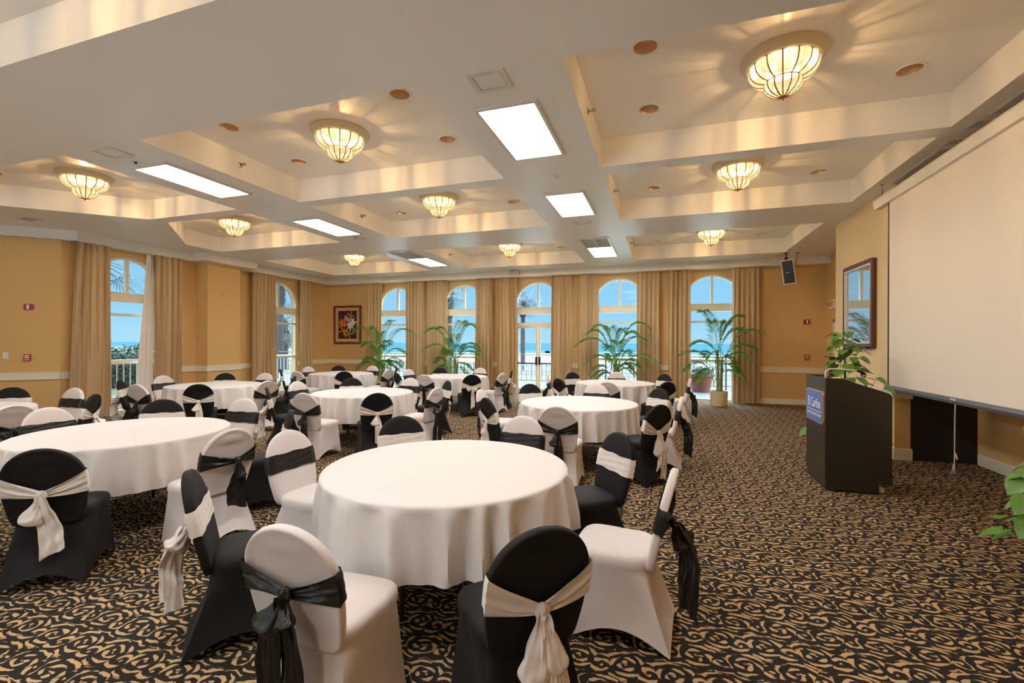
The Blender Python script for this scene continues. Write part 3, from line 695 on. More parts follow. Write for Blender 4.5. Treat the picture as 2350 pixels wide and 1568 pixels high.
SASH = {
 'A': dict(k=(0, .238), droop=.3, loops=[((-.045, -.02, -.15), .052, .028, 1)], tails=[([(0, 0, 0), (.012, -.006, -.12), (.02, -.004, -.26), (.022, .004, -.40)], .018, .050, .010, 1)]),
 'B': dict(k=(.0, .262), droop=.2, loops=[((-.075, -.03, -.13), .062, .034, 2), ((.035, -.035, -.10), .045, .03, 4)], tails=[([(0, 0, 0), (-.035, -.012, -.12), (-.055, -.008, -.34), (-.06, .0, -.56)], .02, .055, .009, 2), ([(0, 0, 0), (.03, -.012, -.12), (.055, -.008, -.34), (.05, .0, -.54)], .02, .050, .009, 5)]),
 'C': dict(k=(.05, .262), droop=.2, loops=[((.012, -.02, -.14), .05, .03, 3)], tails=[([(0, 0, 0), (-.02, -.008, -.10), (-.03, -.012, -.22), (-.02, -.004, -.34)], .022, .075, .012, 3)]),
 'D': dict(k=(0, .25), droop=.1, loops=[((-.12, -.02, -.035), .045, .028, 1), ((.11, -.02, -.045), .042, .028, 3)], tails=[([(0, 0, 0), (.01, -.006, -.12), (.015, -.004, -.26), (.01, .004, -.42)], .018, .042, .010, 4)]),
 'E': dict(k=(0, .205), droop=.9, loops=[((-.05, -.03, -.25), .065, .036, 2), ((.045, -.035, -.22), .055, .034, 5)], tails=[([(0, 0, 0), (.0, -.03, -.12), (-.005, -.03, -.26), (-.01, -.02, -.37)], .022, .055, .012, 6), ([(0, 0, 0), (.035, -.02, -.15), (.055, -.016, -.32), (.06, -.01, -.50)], .02, .050, .010, 1)]),
 'F': dict(k=(0, .238), droop=.5, loops=[((.04, -.085, -.10), .055, .045, 2), ((-.045, -.06, -.13), .05, .04, 4)], tails=[([(0, 0, 0), (-.02, -.02, -.12), (-.035, -.03, -.28), (-.03, -.02, -.44)], .02, .065, .014, 2, .8), ([(0, 0, 0), (.03, -.02, -.14), (.05, -.02, -.30)], .02, .055, .012, 7, -.9)]),
 'G': dict(k=(.0, .225), droop=.6, loops=[((-.06, -.03, -.17), .055, .03, 2)], tails=[([(0, 0, 0), (.03, -.012, -.12), (.055, -.012, -.24), (.065, -.008, -.36)], .022, .060, .010, 4)]),
}
chair_protos = {}
ME = {}
for cn, sn in (('white', 'bsatin'), ('black', 'wsatin')):
    ME['seat', cn] = seat_mesh().mesh('seat', MT[cn], 55); ME['back', cn] = backrest_mesh().mesh('backrest', MT[cn], 70)
    for k, v in SASH.items():
        m = MT[sn]; kx, kh = v['k']
        ME[k, cn] = (band_mesh(kx, kh, v['droop']).mesh('sash', m, 60), knot_mesh(kx, kh).mesh('knot', m, True),
                     [loop_mesh(kx, kh, *a).mesh('bow_loop', m, 80) for a in v['loops']], [tail_mesh(kx, kh, *a).mesh('sash_tail', m, 70) for a in v['tails']])
def chair_proto(cn, var):
    if (cn, var) in chair_protos: return dup(chair_protos[cn, var])
    r = put('banquet_chair', None); put('seat', ME['seat', cn], r); put('backrest', ME['back', cn], r)
    b, k, ls, ts = ME[var, cn]; s = put('sash', b, r); s['label'] = ('black' if cn == 'white' else 'white') + ' satin sash'
    put('knot', k, s)
    for l_ in ls: put('bow_loop', l_, s)
    for t_ in ts: put('sash_tail', t_, s)
    chair_protos[cn, var] = r; return r
SD = {270: 'nearest the camera', 315: 'near right side', 0: 'right side', 45: 'far right side', 90: 'far side', 135: 'far left side', 180: 'left side', 225: 'near left side'}
CH = [('T1', 'w', 1.37, 271, 'B'), ('T1', 'b', 1.42, 310, 'E'), ('T1', 'w', 1.38, 354, 'F'), ('T1', 'b', 1.28, 37, 'A'), ('T1', 'w', 1.27, 84, 'A'), ('T1', 'b', 1.27, 135, 'A'),
      ('T1', 'w', 1.34, 179, 'A'), ('T1', 'b', 1.38, 225, 'F'), ('T2', 'b', 1.31, 310, 'G'), ('T2', 'w', 1.36, 354, 'C'), ('T2', 'b', 1.29, 34, 'F'), ('T2', 'w', 1.31, 97, 'A'),
      ('T2', 'b', 1.31, 135, 'A'), ('T2', 'w', 1.31, 176, 'A'), ('T2', 'w', 1.36, 268, 'A'), ('T3', 'b', 1.42, 133, 'A'), ('T3', 'w', 1.31, 96, 'A'), ('T3', 'b', 1.36, 41, 'F'),
      ('T3', 'w', 1.42, 359, 'D'), ('T4', 'b', 1.42, 312, 'A'), ('T4', 'w', 1.38, 274, 'G'), ('T4', 'b', 1.35, 226, 'F'), ('T4', 'w', 1.42, 178, 'A'), ('T4', 'b', 1.34, 134, 'A'),
      ('T4', 'w', 1.31, 99, 'A'), ('T4', 'b', 1.31, 35, 'F'), ('T4', 'w', 1.42, 353, 'A'), ('T5', 'b', 1.42, 313, 'A'), ('T5', 'w', 1.35, 274, 'A'), ('T5', 'b', 1.33, 227, 'F'),
      ('T5', 'w', 1.31, 179, 'A'), ('T5', 'b', 1.34, 135, 'A'), ('T5', 'w', 1.33, 88, 'A'), ('T5', 'b', 1.38, 44, 'A'), ('T5', 'w', 1.36, 354, 'B'), ('T6', 'b', 1.37, 224, 'F'),
      ('T6', 'w', 1.42, 268, 'D'), ('T6', 'w', 1.31, 168, 'A'), ('T6', 'b', 1.31, 132, 'A'), ('T6', 'w', 1.31, 90, 'A'), ('T6', 'b', 1.34, 33, 'A'), ('T6', 'w', 1.42, 357, 'A'),
      ('T6', 'b', 1.42, 311, 'G'), ('T7', 'w', 1.42, 270, 'D'), ('T7', 'b', 1.41, 235, 'G'), ('T7', 'w', 1.31, 174, 'A'), ('T7', 'b', 1.31, 132, 'A'), ('T7', 'w', 1.31, 85, 'A'),
      ('T7', 'b', 1.33, 18, 'F'), ('T7', 'w', 1.34, 346, 'F'), ('T7', 'b', 1.42, 310, 'D'), ('T8', 'w', 1.36, 271, 'A'), ('T8', 'b', 1.32, 225, 'G'), ('T8', 'w', 1.37, 182, 'A'),
      ('T8', 'b', 1.38, 134, 'A'), ('T8', 'w', 1.37, 88, 'A'), ('T8', 'b', 1.41, 44, 'F'), ('T8', 'w', 1.27, 0, 'F'), ('T8', 'b', 1.35, 319, 'E'), ('T9', 'w', 1.42, 271, 'A'),
      ('T9', 'b', 1.35, 227, 'G'), ('T9', 'w', 1.34, 187, 'F'), ('T9', 'b', 1.34, 140, 'A'), ('T9', 'w', 1.4, 94, 'A'), ('T9', 'b', 1.38, 47, 'A'), ('T9', 'w', 1.39, 0, 'F'),
      ('T9', 'b', 1.42, 314, 'G')]
used_side = {}
rng = random.Random(5)
for ki, (t, c, r, a, var) in enumerate(CH):
    cx, cy = TB[t]; A = math.radians(a); rr = r - (.29 if t == 'T1' else .272)
    o = chair_proto('white' if c == 'w' else 'black', var)
    o.location = (cx + rr * math.cos(A), cy + rr * math.sin(A), 0); o.rotation_euler = (0, 0, A + PI / 2 + rng.uniform(-.03, .03) + (.21 if ki == 10 else 0))
    side = min(SD, key=lambda s: min(abs(a - s), 360 - abs(a - s)) + (100 if (t, s) in used_side else 0)); used_side[t, side] = 1
    tag(o, ('white chair with black sash, ' if c == 'w' else 'black chair with white sash, ') + SD[side] + ' of ' + TN[t], 'chair', 'covered banquet chairs at the round tables')

# ================================================================ CEILING FITTINGS
LN = {2: 'near row', 3: 'second row', 4: 'third row', 1: 'row above the camera', 0: 'rear row'}
CNm = {0: 'left', 1: 'middle', 2: 'right'}
def dome_meshes():
    n = 14; A = []
    ring = MB().lathe([(.20, 0), (.335, 0), (.338, -.014), (.325, -.03), (.318, -.034), (.312, -.048), (.296, -.056), (.290, -.066), (.276, -.070), (.262, -.070), (.255, -.060), (.20, -.02)], 56, cap=False)
    up = [(.262, -.072), (.262, -.10), (.254, -.135), (.236, -.165), (.206, -.19), (.170, -.205), (.142, -.212)]
    lo = [(.142, -.212), (.146, -.235), (.140, -.262), (.124, -.290), (.096, -.315), (.06, -.335), (.018, -.345)]
    lob = lambda amp: (lambda th, z: 1 + amp * abs(math.sin(th * n / 2)) * (1 if z > -.212 else .8))
    g1 = MB().lathe(up, n * 6, cap=False, fn=lob(.045)); g2 = MB().lathe(lo, n * 6, cap=False, fn=lob(.045))
    ribs = MB()
    for k in range(n):
        a = 2 * PI * k / n
        for pr in (up, lo): ribs.tube([(r * math.cos(a), r * math.sin(a), z) for r, z in pr], .0060, 6)
    for r, z in ((.262, -.072), (.142, -.212)):
        ribs.tube([(r * math.cos(2 * PI * k / 56), r * math.sin(2 * PI * k / 56), z) for k in range(57)], .0055, 6)
    fin = MB().lathe([(.001, -.338), (.026, -.342), (.02, -.352), (.008, -.358), (.010, -.366), (.001, -.376)], 16)
    plate = MB().lathe([(.001, -.001), (.25, -.001), (.25, -.012), (.001, -.012)], 32)
    return (ring.mesh('plaster_ring', MT['plaster'], 40), g1.mesh('upper_shade', MT['shade'], 80), g2.mesh('lower_shade', MT['shade'], 80),
            ribs.mesh('shade_ribs', MT['brass'], 60), fin.mesh('finial', MT['brass'], 60), plate.mesh('back_plate', mat('dark_back_plate', (.05, .04, .03), .6), 40))
DM = dome_meshes()
bulb_me = MB().lathe([(.001, .03), (.012, .03), (.014, .01), (.02, -.015), (.016, -.035), (.001, -.045)], 12).mesh('bulb', mat('lit_bulb', (1, .9, .7), .4, emit=(1, .86, .55), estr=3), True)
bulbl = bpy.data.lights.new('dome_bulb', 'POINT'); bulbl.energy = LAMP_W; bulbl.color = WARM; bulbl.shadow_soft_size = .018
dome0 = None
for ci in range(3):
    for ri in (1, 2, 3, 4):  # first row is out of view, added as fill light
        x, y = sum(CX[ci]) / 2, sum(CY[ri]) / 2
        if ci == 0: x += .05
        if dome0 is None:
            d = thing('dome_ceiling_light', 'x', 'ceiling light')
            for nm, me in zip(('plaster_ring', 'upper_shade', 'lower_shade', 'shade_ribs', 'finial', 'back_plate'), DM): put(nm, me, d)
            for k in range(4): put('bulb', bulb_me, d, (.11 * math.cos(k * PI / 2 + .6), .11 * math.sin(k * PI / 2 + .6), -.10))
            dome0 = d
        else: d = dup(dome0)
        d.location = (x, y, ZC)
        tag(d, 'lit fluted glass dome light in the %s coffer of the %s' % (CNm[ci], LN[ri]), 'ceiling light', 'fluted glass dome lights')
        lo_ = bpy.data.objects.new('dome_bulb_light', bulbl); COL.objects.link(lo_); lo_.parent = d; lo_.location = (0, 0, -.15)
# recessed downlights
cring = MB().lathe([(.098, .002), (.098, -.004), (.118, -.006), (.120, -.002), (.120, 0), (.10, .0)], 32, cap=False).mesh('trim_ring', MT['whitep'], 40)
ccone = MB().lathe([(.099, -.002), (.097, .02), (.092, .05), (.083, .085), (.001, .088)], 32, cap=False).mesh('reflector', MT['copper'], 60)
can0 = None
SDN = {(-1, 0): 'near left', (-1, 1): 'far left', (1, 0): 'near right', (1, 1): 'far right'}
for x, y, z, ci, ri in can_spots + [(-9.42, 5.60, ZB, 0, 9)]:
    if can0 is None:
        cn_ = thing('recessed_downlight', 'x', 'ceiling light'); put('trim_ring', cring, cn_); put('reflector', ccone, cn_); can0 = cn_
    else: cn_ = dup(can0)
    cn_.location = (x, y, z)
    if ri == 9: lb = 'unlit copper downlight in the flat beam above the nearest left-wall curtain'
    else:
        k = (1 if x > sum(CX[ci]) / 2 else -1, 1 if y > sum(CY[ri]) / 2 else 0)
        lb = 'unlit copper downlight, %s of the dome in the %s coffer, %s' % (SDN[k], CNm[ci], LN[ri])
    tag(cn_, lb, 'ceiling light', 'recessed copper downlights')
# fluorescent troffers on the beams
def troffer(x, y0, y1, label, grille=None):
    t = thing('fluorescent_light', label, 'ceiling light', (x, (y0 + y1) / 2, ZB), 0, 'fluorescent ceiling panels')
    h = (y1 - y0) / 2; fr = MB()
    fr.box(-.30, -.265, -h, h, -.022, .0).box(.265, .30, -h, h, -.022, .0).box(-.265, .265, -h, -h + .035, -.022, 0).box(-.265, .265, h - .035, h, -.022, 0)
    fr.build('frame', MT['alum'], t)
    ys = -h + .035
    if grille:
        g = MB(); gy = -h + grille
        for k in range(14): yy = -h + .05 + k * (grille - .09) / 14; g.box(-.25, -.01, yy, yy + .012, -.02, -.004).box(.01, .25, yy, yy + .012, -.02, -.004)
        g.box(-.01, .01, -h + .03, gy, -.021, -.002)
        g.build('air_grille', MT['slat'], t); MB().box(-.262, .262, -h + .036, gy, -.004, .0).build('grille_backing', MT['grey'], t)
        MB().box(-.265, .265, gy, gy + .03, -.022, 0).build('divider', MT['alum'], t); ys = gy + .03
    MB().box(-.264, .264, ys, h - .036, -.014, -.004).build('diffuser', MT['panel'], t)
for x, w in ((-1.36, 'between middle and right coffers'), (-5.93, 'between left and middle coffers')):
    troffer(x, 3.87, 5.09, 'bright fluorescent panel on the beam ' + w + ', nearest')
    troffer(x, 6.41, 7.63, 'bright fluorescent panel on the beam ' + w + ', second away')
    troffer(x, 9.37, 11.45, 'fluorescent panel with air grille on the beam ' + w, grille=.86)
    troffer(x, .45, 1.67, 'bright fluorescent panel on the beam ' + w + ', overhead, unseen fill')  # out of view above the camera, added as fill light
    troffer(x, -3.0, -1.78, 'bright fluorescent panel on the beam ' + w + ', rearmost, unseen fill')  # out of view behind the camera, added as fill light
# access panels, detectors, sprinklers
def hatch(x, y, w, h, label, grille=False, nm='ceiling_access_panel', cat='ceiling panel', rz=0):
    t = thing(nm, label, cat, (x, y, ZB), rz)
    MB().box(-w, w, -h, -h + .04, -.014, 0).box(-w, w, h - .04, h, -.014, 0).box(-w, -w + .04, -h + .04, h - .04, -.014, 0).box(w - .04, w, -h + .04, h - .04, -.014, 0).build('frame', MT['alum'], t)
    if grille:
        g = MB(); n = max(3, int((2 * h - .08) / .035))
        for k in range(n): yy = -h + .045 + k * (2 * h - .09) / n; g.box(-w + .04, w - .04, yy, yy + .012, -.012, -.003)
        g.build('slats', MT['slat'], t); MB().box(-w + .04, w - .04, -h + .04, h - .04, -.003, 0).build('backing', MT['grey'], t)
    else: MB().box(-w + .047, w - .047, -h + .047, h - .047, -.008, 0).build('panel', MT['whitep'], t)
hatch(-1.35, 3.49, .16, .14, 'square access panel near the front fluorescent light, middle beam')
hatch(-5.94, 3.50, .16, .13, 'pale access panel before the left beam fluorescent light')
hatch(-1.37, 8.09, .14, .11, 'small pale ceiling panel behind the second middle-beam light')
hatch(-5.94, 7.96, .13, .10, 'small pale ceiling panel behind the second left-beam light')
hatch(-10.55, 4.95, .15, .11, 'small ceiling vent above the diagonal left wall', True, 'ceiling_vent', 'vent')
hatch(2.70, 12.55, .16, .10, 'small ceiling vent beside the hanging speaker', True, 'ceiling_vent', 'vent')
hatch(2.90, 5.62, .075, .09, 'little square vent by the near long grille above the screen', True, 'ceiling_vent', 'vent')
hatch(2.90, 6.05, .075, .09, 'little square vent by the far long grille above the screen', True, 'ceiling_vent', 'vent')
def long_grille(y0, y1, label):
    t = thing('air_return_grille', label, 'vent', (3.06, (y0 + y1) / 2, ZB)); h = (y1 - y0) / 2
    MB().box(-.20, -.17, -h, h, -.016, 0).box(.17, .20, -h, h, -.016, 0).box(-.17, .17, -h, -h + .03, -.016, 0).box(-.17, .17, h - .03, h, -.016, 0).build('frame', MT['slat'], t)
    g = MB()
    for k in range(11): xx = -.165 + k * .03; g.box(xx, xx + .014, -h + .03, h - .03, -.014, -.003)
    g.build('slats', MT['slat'], t); MB().box(-.17, .17, -h + .03, h - .03, -.003, 0).build('backing', MT['grey'], t)
long_grille(6.22, 7.37, 'long air grille above the far half of the projection screen'); long_grille(3.4, 5.42, 'long air grille above the near half of the projection screen')
def smoke(x, y, label):
    t = thing('smoke_detector', label, 'smoke detector', (x, y, ZB), 0, 'smoke detectors')
    MB().lathe([(.001, 0), (.072, 0), (.072, -.018), (.06, -.036), (.001, -.042)], 28).build('body', MT['whitep'], t, 40); MB().lathe([(.001, -.041), (.018, -.041), (.014, -.05), (.001, -.052)], 14).build('sensor_cap', MT['whitep'], t, 40)
smoke(-1.35, 5.74, 'white smoke detector on the beam crossing, middle beam'); smoke(-6.0, 5.74, 'white smoke detector on the beam crossing, left beam')
def sprinkler(x, y, z, lb):
    t = thing('fire_sprinkler', lb, 'sprinkler', (x, y, z), 0, 'sidewall sprinklers')
    e = MB(); rows = [(.001, 0), (.035, 0), (.035, .006), (.02, .014), (.001, .014)]
    es = MB().lathe(rows, 18).build('escutcheon', MT['chrome'], t, 40); es.rotation_euler = (0, PI / 2, 0)
    MB().tube([(.012, 0, 0), (.04, 0, 0)], .009, 10).tube([(.04, -.01, .012), (.075, 0, 0)], .004, 6).tube([(.04, .01, -.012), (.075, 0, 0)], .004, 6).tube([(.04, 0, 0), (.072, 0, 0)], .003, 6).box(.072, .078, -.022, .022, -.006, .020).build('head', MT['chrome'], t)
for ci, x in ((2, -.73), (1, -5.30)):
    for ri, y, z in ((2, 4.6, 3.865), (3, 7.15, 3.865), (4, 10.82, 3.83)): sprinkler(x, y, z, 'sidewall sprinkler on the left face of the %s coffer, %s' % (CNm[ci], LN[ri]))
for x, y, lb in ((-5.96, 3.76, 'tiny round sensor by the front access panel on left beam'), (-5.93, 7.80, 'tiny round sensor behind the second light on left beam'), (-5.95, 11.62, 'tiny round sensor behind the farthest light on left beam')):
    t = thing('ceiling_sensor', lb, 'sensor', (x, y, ZB)); MB().lathe([(.001, 0), (.045, 0), (.042, -.01), (.02, -.012), (.001, -.012)], 20).build('plate', MT['whitep'], t, 40); MB().lathe([(.001, -.012), (.014, -.012), (.012, -.03), (.001, -.032)], 12).build('lens', MT['blackm'], t, 40)
# emergency light on the far cornice
t = thing('emergency_light', 'cream emergency light with two heads on the far cornice', 'emergency light', (-4.18, YB - .325, 3.60))
MB().box(-.15, .15, -.06, 0, -.05, .06).build('case', MT['plaster'], t, bevel=.008)
for s in (-1, 1): h = MB().lathe([(.001, .0), (.03, 0), (.045, -.05), (.001, -.05)], 16).build('lamp_head', MT['plaster'], t, 40); h.location = (s * .09, -.06, .01); h.rotation_euler = (-PI / 2 - .2, 0, s * .3)

# ================================================================ WALL DEVICES
def strobe(mp, u, z, label):
    t = thing('fire_alarm_strobe', label, 'fire alarm', (0, 0, 0)); 
    MB().box(u - .065, u + .065, -.035, 0, z - .055, z + .055, mp).build('case', MT['red'], t)
    MB().box(u - .012, u + .020, -.055, -.035, z - .04, z + .04, mp).build('strobe_lens', MT['whitep'], t)
    MB().box(u - .05, u - .022, -.038, -.035, z - .035, z + .035, mp).build('horn_grille', MT['wood2'], t)
def pull(mp, u, z, label):
    t = thing('fire_alarm_pull_station', label, 'fire alarm')
    MB().box(u - .045, u + .045, -.04, 0, z - .065, z + .065, mp).build('case', MT['red'], t)
    MB().box(u - .034, u + .034, -.052, -.04, z - .005, z + .018, mp).build('pull_bar', MT['whitep'], t)
    MB().box(u - .03, u + .03, -.043, -.04, z + .03, z + .045, mp).box(u - .03, u + .03, -.043, -.04, z - .045, z - .03, mp).build('white_markings', MT['whitep'], t)
strobe(diagm, .444, 2.184, 'red fire strobe on the diagonal wall at far left'); pull(diagm, .46, 1.226, 'red pull station below the strobe at far left')
strobe(backm, 3.395, 2.09, 'red fire strobe on the far wall at right'); pull(backm, 3.40, 1.20, 'red pull station on the far wall at right')
def plate(mp, u, z, w, h, label, cat, nm, tog=False, m='wall'):
    t = thing(nm, label, cat); MB().box(u - w, u + w, -.008, 0, z - h, z + h, mp).build('cover_plate', MT[m], t)
    MB().box(u - w * .35, u + w * .35, -.016, -.008, z - h * .35, z + h * .35, mp).build('toggle' if tog else 'insert', MT[m], t)
plate(diagm, .764, 1.27, .036, .06, 'white light switch on the diagonal wall at far left', 'switch', 'light_switch', True, 'whitep')
plate(pilm, 8.837, 2.731, .045, .065, 'ochre-painted blank plate high on the left pilaster', 'wall plate', 'wall_plate')
plate(pilm, 9.262, 1.269, .04, .06, 'ochre-painted plate low at the pilaster edge', 'wall plate', 'wall_plate')
plate(leftm, 12.50, 1.16, .035, .05, 'ochre-painted plate near the far left corner', 'wall plate', 'wall_plate')
ex = thing('exit_sign', 'white EXIT sign with red letters on the right wall', 'exit sign', (XR, 12.74, 2.48))
MB().box(-.045, 0, -.17, .17, -.11, .11).build('case', MT['whitep'], ex, bevel=.006)
text_mesh('lettering', 'EXIT', .17, MT['signred'], ex, (-.047, 0, 0), (PI / 2, 0, -PI / 2), .001, .004, .95)
# flower print
def picture_frame(mb_o, mb_i): pass
fp = thing('framed_flower_print', 'framed lily print on dark maroon, far wall left corner', 'picture', (-10.33, YB, 2.14))
w, h = .555, .66
MB().box(-w, w, -.045, 0, -h, -h + .075).box(-w, w, -.045, 0, h - .075, h).box(-w, -w + .075, -.045, 0, -h + .075, h - .075).box(w - .075, w, -.045, 0, -h + .075, h - .075).build('frame', MT['wood'], fp, bevel=.012)
MB().box(-w + .07, w - .07, -.026, -.012, -h + .07, -h + .085).box(-w + .07, w - .07, -.026, -.012, h - .085, h - .07).box(-w + .07, -w + .085, -.026, -.012, -h + .08, h - .08).box(w - .085, w - .07, -.026, -.012, -h + .08, h - .08).build('gilt_slip', MT['gold'], fp)
MB().box(-w + .07, w - .07, -.012, -.002, -h + .07, h - .07).build('mat_board', MT['mattebeige'], fp)
MB().box(-.375, .375, -.016, -.012, -.48, .48).build('print', MT['maroon'], fp)
def petal(mb, cx, cz, ang, L, wd, lay):
    pts = []
    for k in range(7): t = k / 6; pts.append((t * L, wd * math.sin(PI * t ** .8)))
    poly = pts + [(x, -y) for x, y in reversed(pts[1:-1])]
    ca, sa = math.cos(ang), math.sin(ang)
    mb.prism([(cx + x * ca - y * sa, -.0165 - lay * .0006, cz + x * sa + y * ca) for x, y in poly], (0, -.0006, 0))
rnd = random.Random(4)
for nm, m, blooms, ln, wd in (('painted_leaves', 'pgreen', [(.12, .30, 5), (-.18, -.20, 4), (.05, -.30, 5), (-.28, .0, 3), (.2, -.1, 3)], .24, .022), ('orange_lilies', 'porange', [(-.22, .10, 7), (-.12, .02, 7), (-.1, -.22, 6)], .16, .024),
                             ('pink_lilies', 'ppink', [(-.06, .22, 6), (.06, .15, 6)], .12, .028), ('white_lilies', 'pwhite', [(.16, .02, 6), (.24, .10, 6), (.08, -.05, 5)], .16, .030)):
    g = MB(); lay = {'pgreen': 0, 'porange': 2, 'ppink': 4, 'pwhite': 6}[m]
    for bx_, bz_, k in blooms:
        a0 = rnd.uniform(0, 6)
        for i in range(k): petal(g, bx_, bz_, a0 + i * 2 * PI / k + rnd.uniform(-.25, .25), ln * rnd.uniform(.75, 1.1), wd, lay + rnd.random())
    g.build(nm, MT[m], fp)
# glazed picture on the chimney breast
gp = thing('framed_picture', 'dark-framed glazed picture reflecting the windows, on the pale wall', 'picture', (BX, 8.53, 2.14))
w, h = .575, .655
MB().box(-.06, 0, -w, -w + .06, -h, h).box(-.06, 0, w - .06, w, -h, h).box(-.06, 0, -w + .06, w - .06, -h, -h + .06).box(-.06, 0, -w + .06, w - .06, h - .06, h).build('frame', MT['wood2'], gp, bevel=.012)
MB().box(-.058, -.02, -w + .06, -w + .085, -h + .06, h - .06).box(-.058, -.02, w - .085, w - .06, -h + .06, h - .06).box(-.058, -.02, -w + .085, w - .085, -h + .06, -h + .085).box(-.058, -.02, -w + .085, w - .085, h - .085, h - .06).build('silver_slip', MT['casing'], gp)
MB().box(-.03, -.004, -w + .05, w - .05, -h + .05, h - .05).build('glazed_print', MT['mirror'], gp)
# hanging loudspeaker
sp = thing('hanging_loudspeaker', 'cream loudspeaker with black grille hung from the ceiling at right', 'loudspeaker', (2.74, 12.30, ZB))
MB().lathe([(.001, 0), (.055, 0), (.05, -.012), (.014, -.016), (.014, -.10), (.03, -.10), (.045, -.17), (.001, -.17)], 16).build('ceiling_bracket', MT['blackm'], sp, 40)
sb = put('cabinet', MB().box(-.13, .13, -.09, .10, -.58, 0).mesh('cabinet', MT['trim'], bevel=.01), sp, (.02, -.02, -.16)); sb.rotation_euler = (.14, -.10, -.35)
MB().box(-.11, .11, -.095, -.088, -.555, -.025).build('grille', MT['blackm'], sb); MB().box(-.05, .02, -.098, -.095, -.31, -.30).build('maker_plate', MT['alum'], sb)
MB().lathe([(.001, 0), (.045, 0), (.03, -.012), (.001, -.014)], 14, (.24, .02, 0)).tube([(.24, .02, -.01), (.235, .02, -.12), (.20, .03, -.28), (.16, .05, -.38), (.10, .06, -.42)], .006, 6).build('cable', MT['blackm'], sp)

# ================================================================ SCREEN
SX = 2.78; SY0, SY1 = 4.1, 7.23
ps = thing('projection_screen', 'large cream pull-down projection screen hanging before the right wall', 'screen', (SX, 0, 0))
octo = [(-.055, .035), (-.03, .075), (.05, .075), (.06, .03), (.045, -.06), (-.035, -.06)]
MB().prism([(x, SY0 - .25, 3.44 + z) for x, z in octo], (0, SY1 + .30 - SY0 + .25, 0)).build('casing', MT['casing'], ps)
MB().prism([(x * 1.06, SY1 + .30, 3.44 + z * 1.06) for x, z in octo], (0, .012, 0)).build('end_cap', MT['whitep'], ps)
def scrx(z): return .004 + .0 * z
MB().box(.0, .003, SY0, SY1 - .045, 1.0, 3.40).build('screen_fabric', MT['screen'], ps)
MB().box(.0, .003, SY1 - .045, SY1, 1.0, 3.40).build('black_border', MT['blackm'], ps); MB().box(.0, .003, SY0 - .05, SY0, 1.0, 3.40).build('black_border', MT['blackm'], ps)
MB().prism([(x, SY0 - .1, .97 + z) for x, z in ((-.022, -.03), (-.026, 0), (-.012, .034), (.012, .034), (.026, 0), (.022, -.03))], (0, SY1 + .14 - SY0, 0)).build('bottom_bar', MT['steel'], ps, bevel=.004)
for y in (7.40, 4.0):
    hk = MB().tube([(0, y, ZB), (0, y, 3.60)], .005, 6).tube([(.0, y, 3.615)] + [(0, y + .016 * math.sin(2 * PI * k / 12), 3.595 + .02 * math.cos(2 * PI * k / 12)) for k in range(13)], .004, 6)
    hk.tube([(0, y + .012, 3.58), (0, y + .018, 3.50)], .004, 6).tube([(0, y - .012, 3.58), (0, y - .018, 3.50)], .004, 6).lathe([(.001, 3.676), (.02, 3.676), (.02, 3.68), (.001, 3.68)], 12, (0, y, 0)); hk.build('hanging_hook', MT['brass'], ps)
pc = MB().tube([(-.02, 5.72, .94), (-.02, 5.725, .7), (-.02, 5.73, .28)], .005, 6)
for (z0, z1, oy) in ((.46, .40, -.05), (.36, .24, .055)):
    pc.tube([(-.02, 5.727, z0), (-.02, 5.727 + oy * .5, (z0 + z1) / 2 + .02), (-.02, 5.727 + oy, z1), (-.02, 5.727 + oy * .75, z1 - .005), (-.02, 5.727 + oy * .35, (z0 + z1) / 2), (-.02, 5.727, z0)], .004, 6)
pcord = pc.build('pull_cord', MT['cord'], ps)
MB().lathe([(.001, .285), (.016, .278), (.026, .26), (.026, .245), (.016, .228), (.001, .222)], 16, (-.02, 5.73, 0)).build('pull_ball', MT['ball'], pcord, 60)
MB().box(-.028, -.024, 5.70, 5.79, .975, .995).build('bar_sticker', MT['cord'], ps)

# ================================================================ LECTERN
lc = thing('lectern', 'black rolling lectern with slanted top and blue name plate', 'lectern', (0, 0, 0))
side = [(1.61, .12), (2.19, .12), (2.19, 1.0), (2.18, 1.025), (2.16, 1.04), (1.76, 1.178), (1.61, 1.18)]
for y0, y1 in ((5.58, 5.605), (6.225, 6.25)): MB().prism([(x, y0, z) for x, z in side], (0, y1 - y0, 0)).build('side_panel', MT['blacklam'], lc, bevel=.003)
MB().box(1.61, 1.635, 5.605, 6.225, .12, 1.18).build('front_panel', MT['blacklam'], lc)
MB().prism([(1.635, 5.605, 1.165), (1.755, 5.605, 1.165), (2.15, 5.605, 1.028), (2.15, 5.605, 1.008), (1.755, 5.605, 1.145), (1.635, 5.605, 1.145)], (0, .62, 0)).build('top', MT['blacklam'], lc)
MB().box(1.64, 2.12, 5.605, 6.225, .55, .57).build('shelf', MT['blacklam'], lc)
MB().box(1.615, 2.085, 5.59, 6.24, .015, .12).build('plinth', MT['blacklam'], lc, bevel=.004)
for y in (5.68, 6.15):
    c_ = MB().lathe([(.001, -.014), (.03, -.014), (.034, -.008), (.034, .008), (.03, .014), (.001, .014)], 18).build('caster', MT['cord'], lc, 40); c_.location = (2.13, y, .034); c_.rotation_euler = (PI / 2, 0, 0)
sg = MB(); cut = .035; Y0, Y1, Z0_, Z1_ = 5.625, 6.205, .68, 1.03
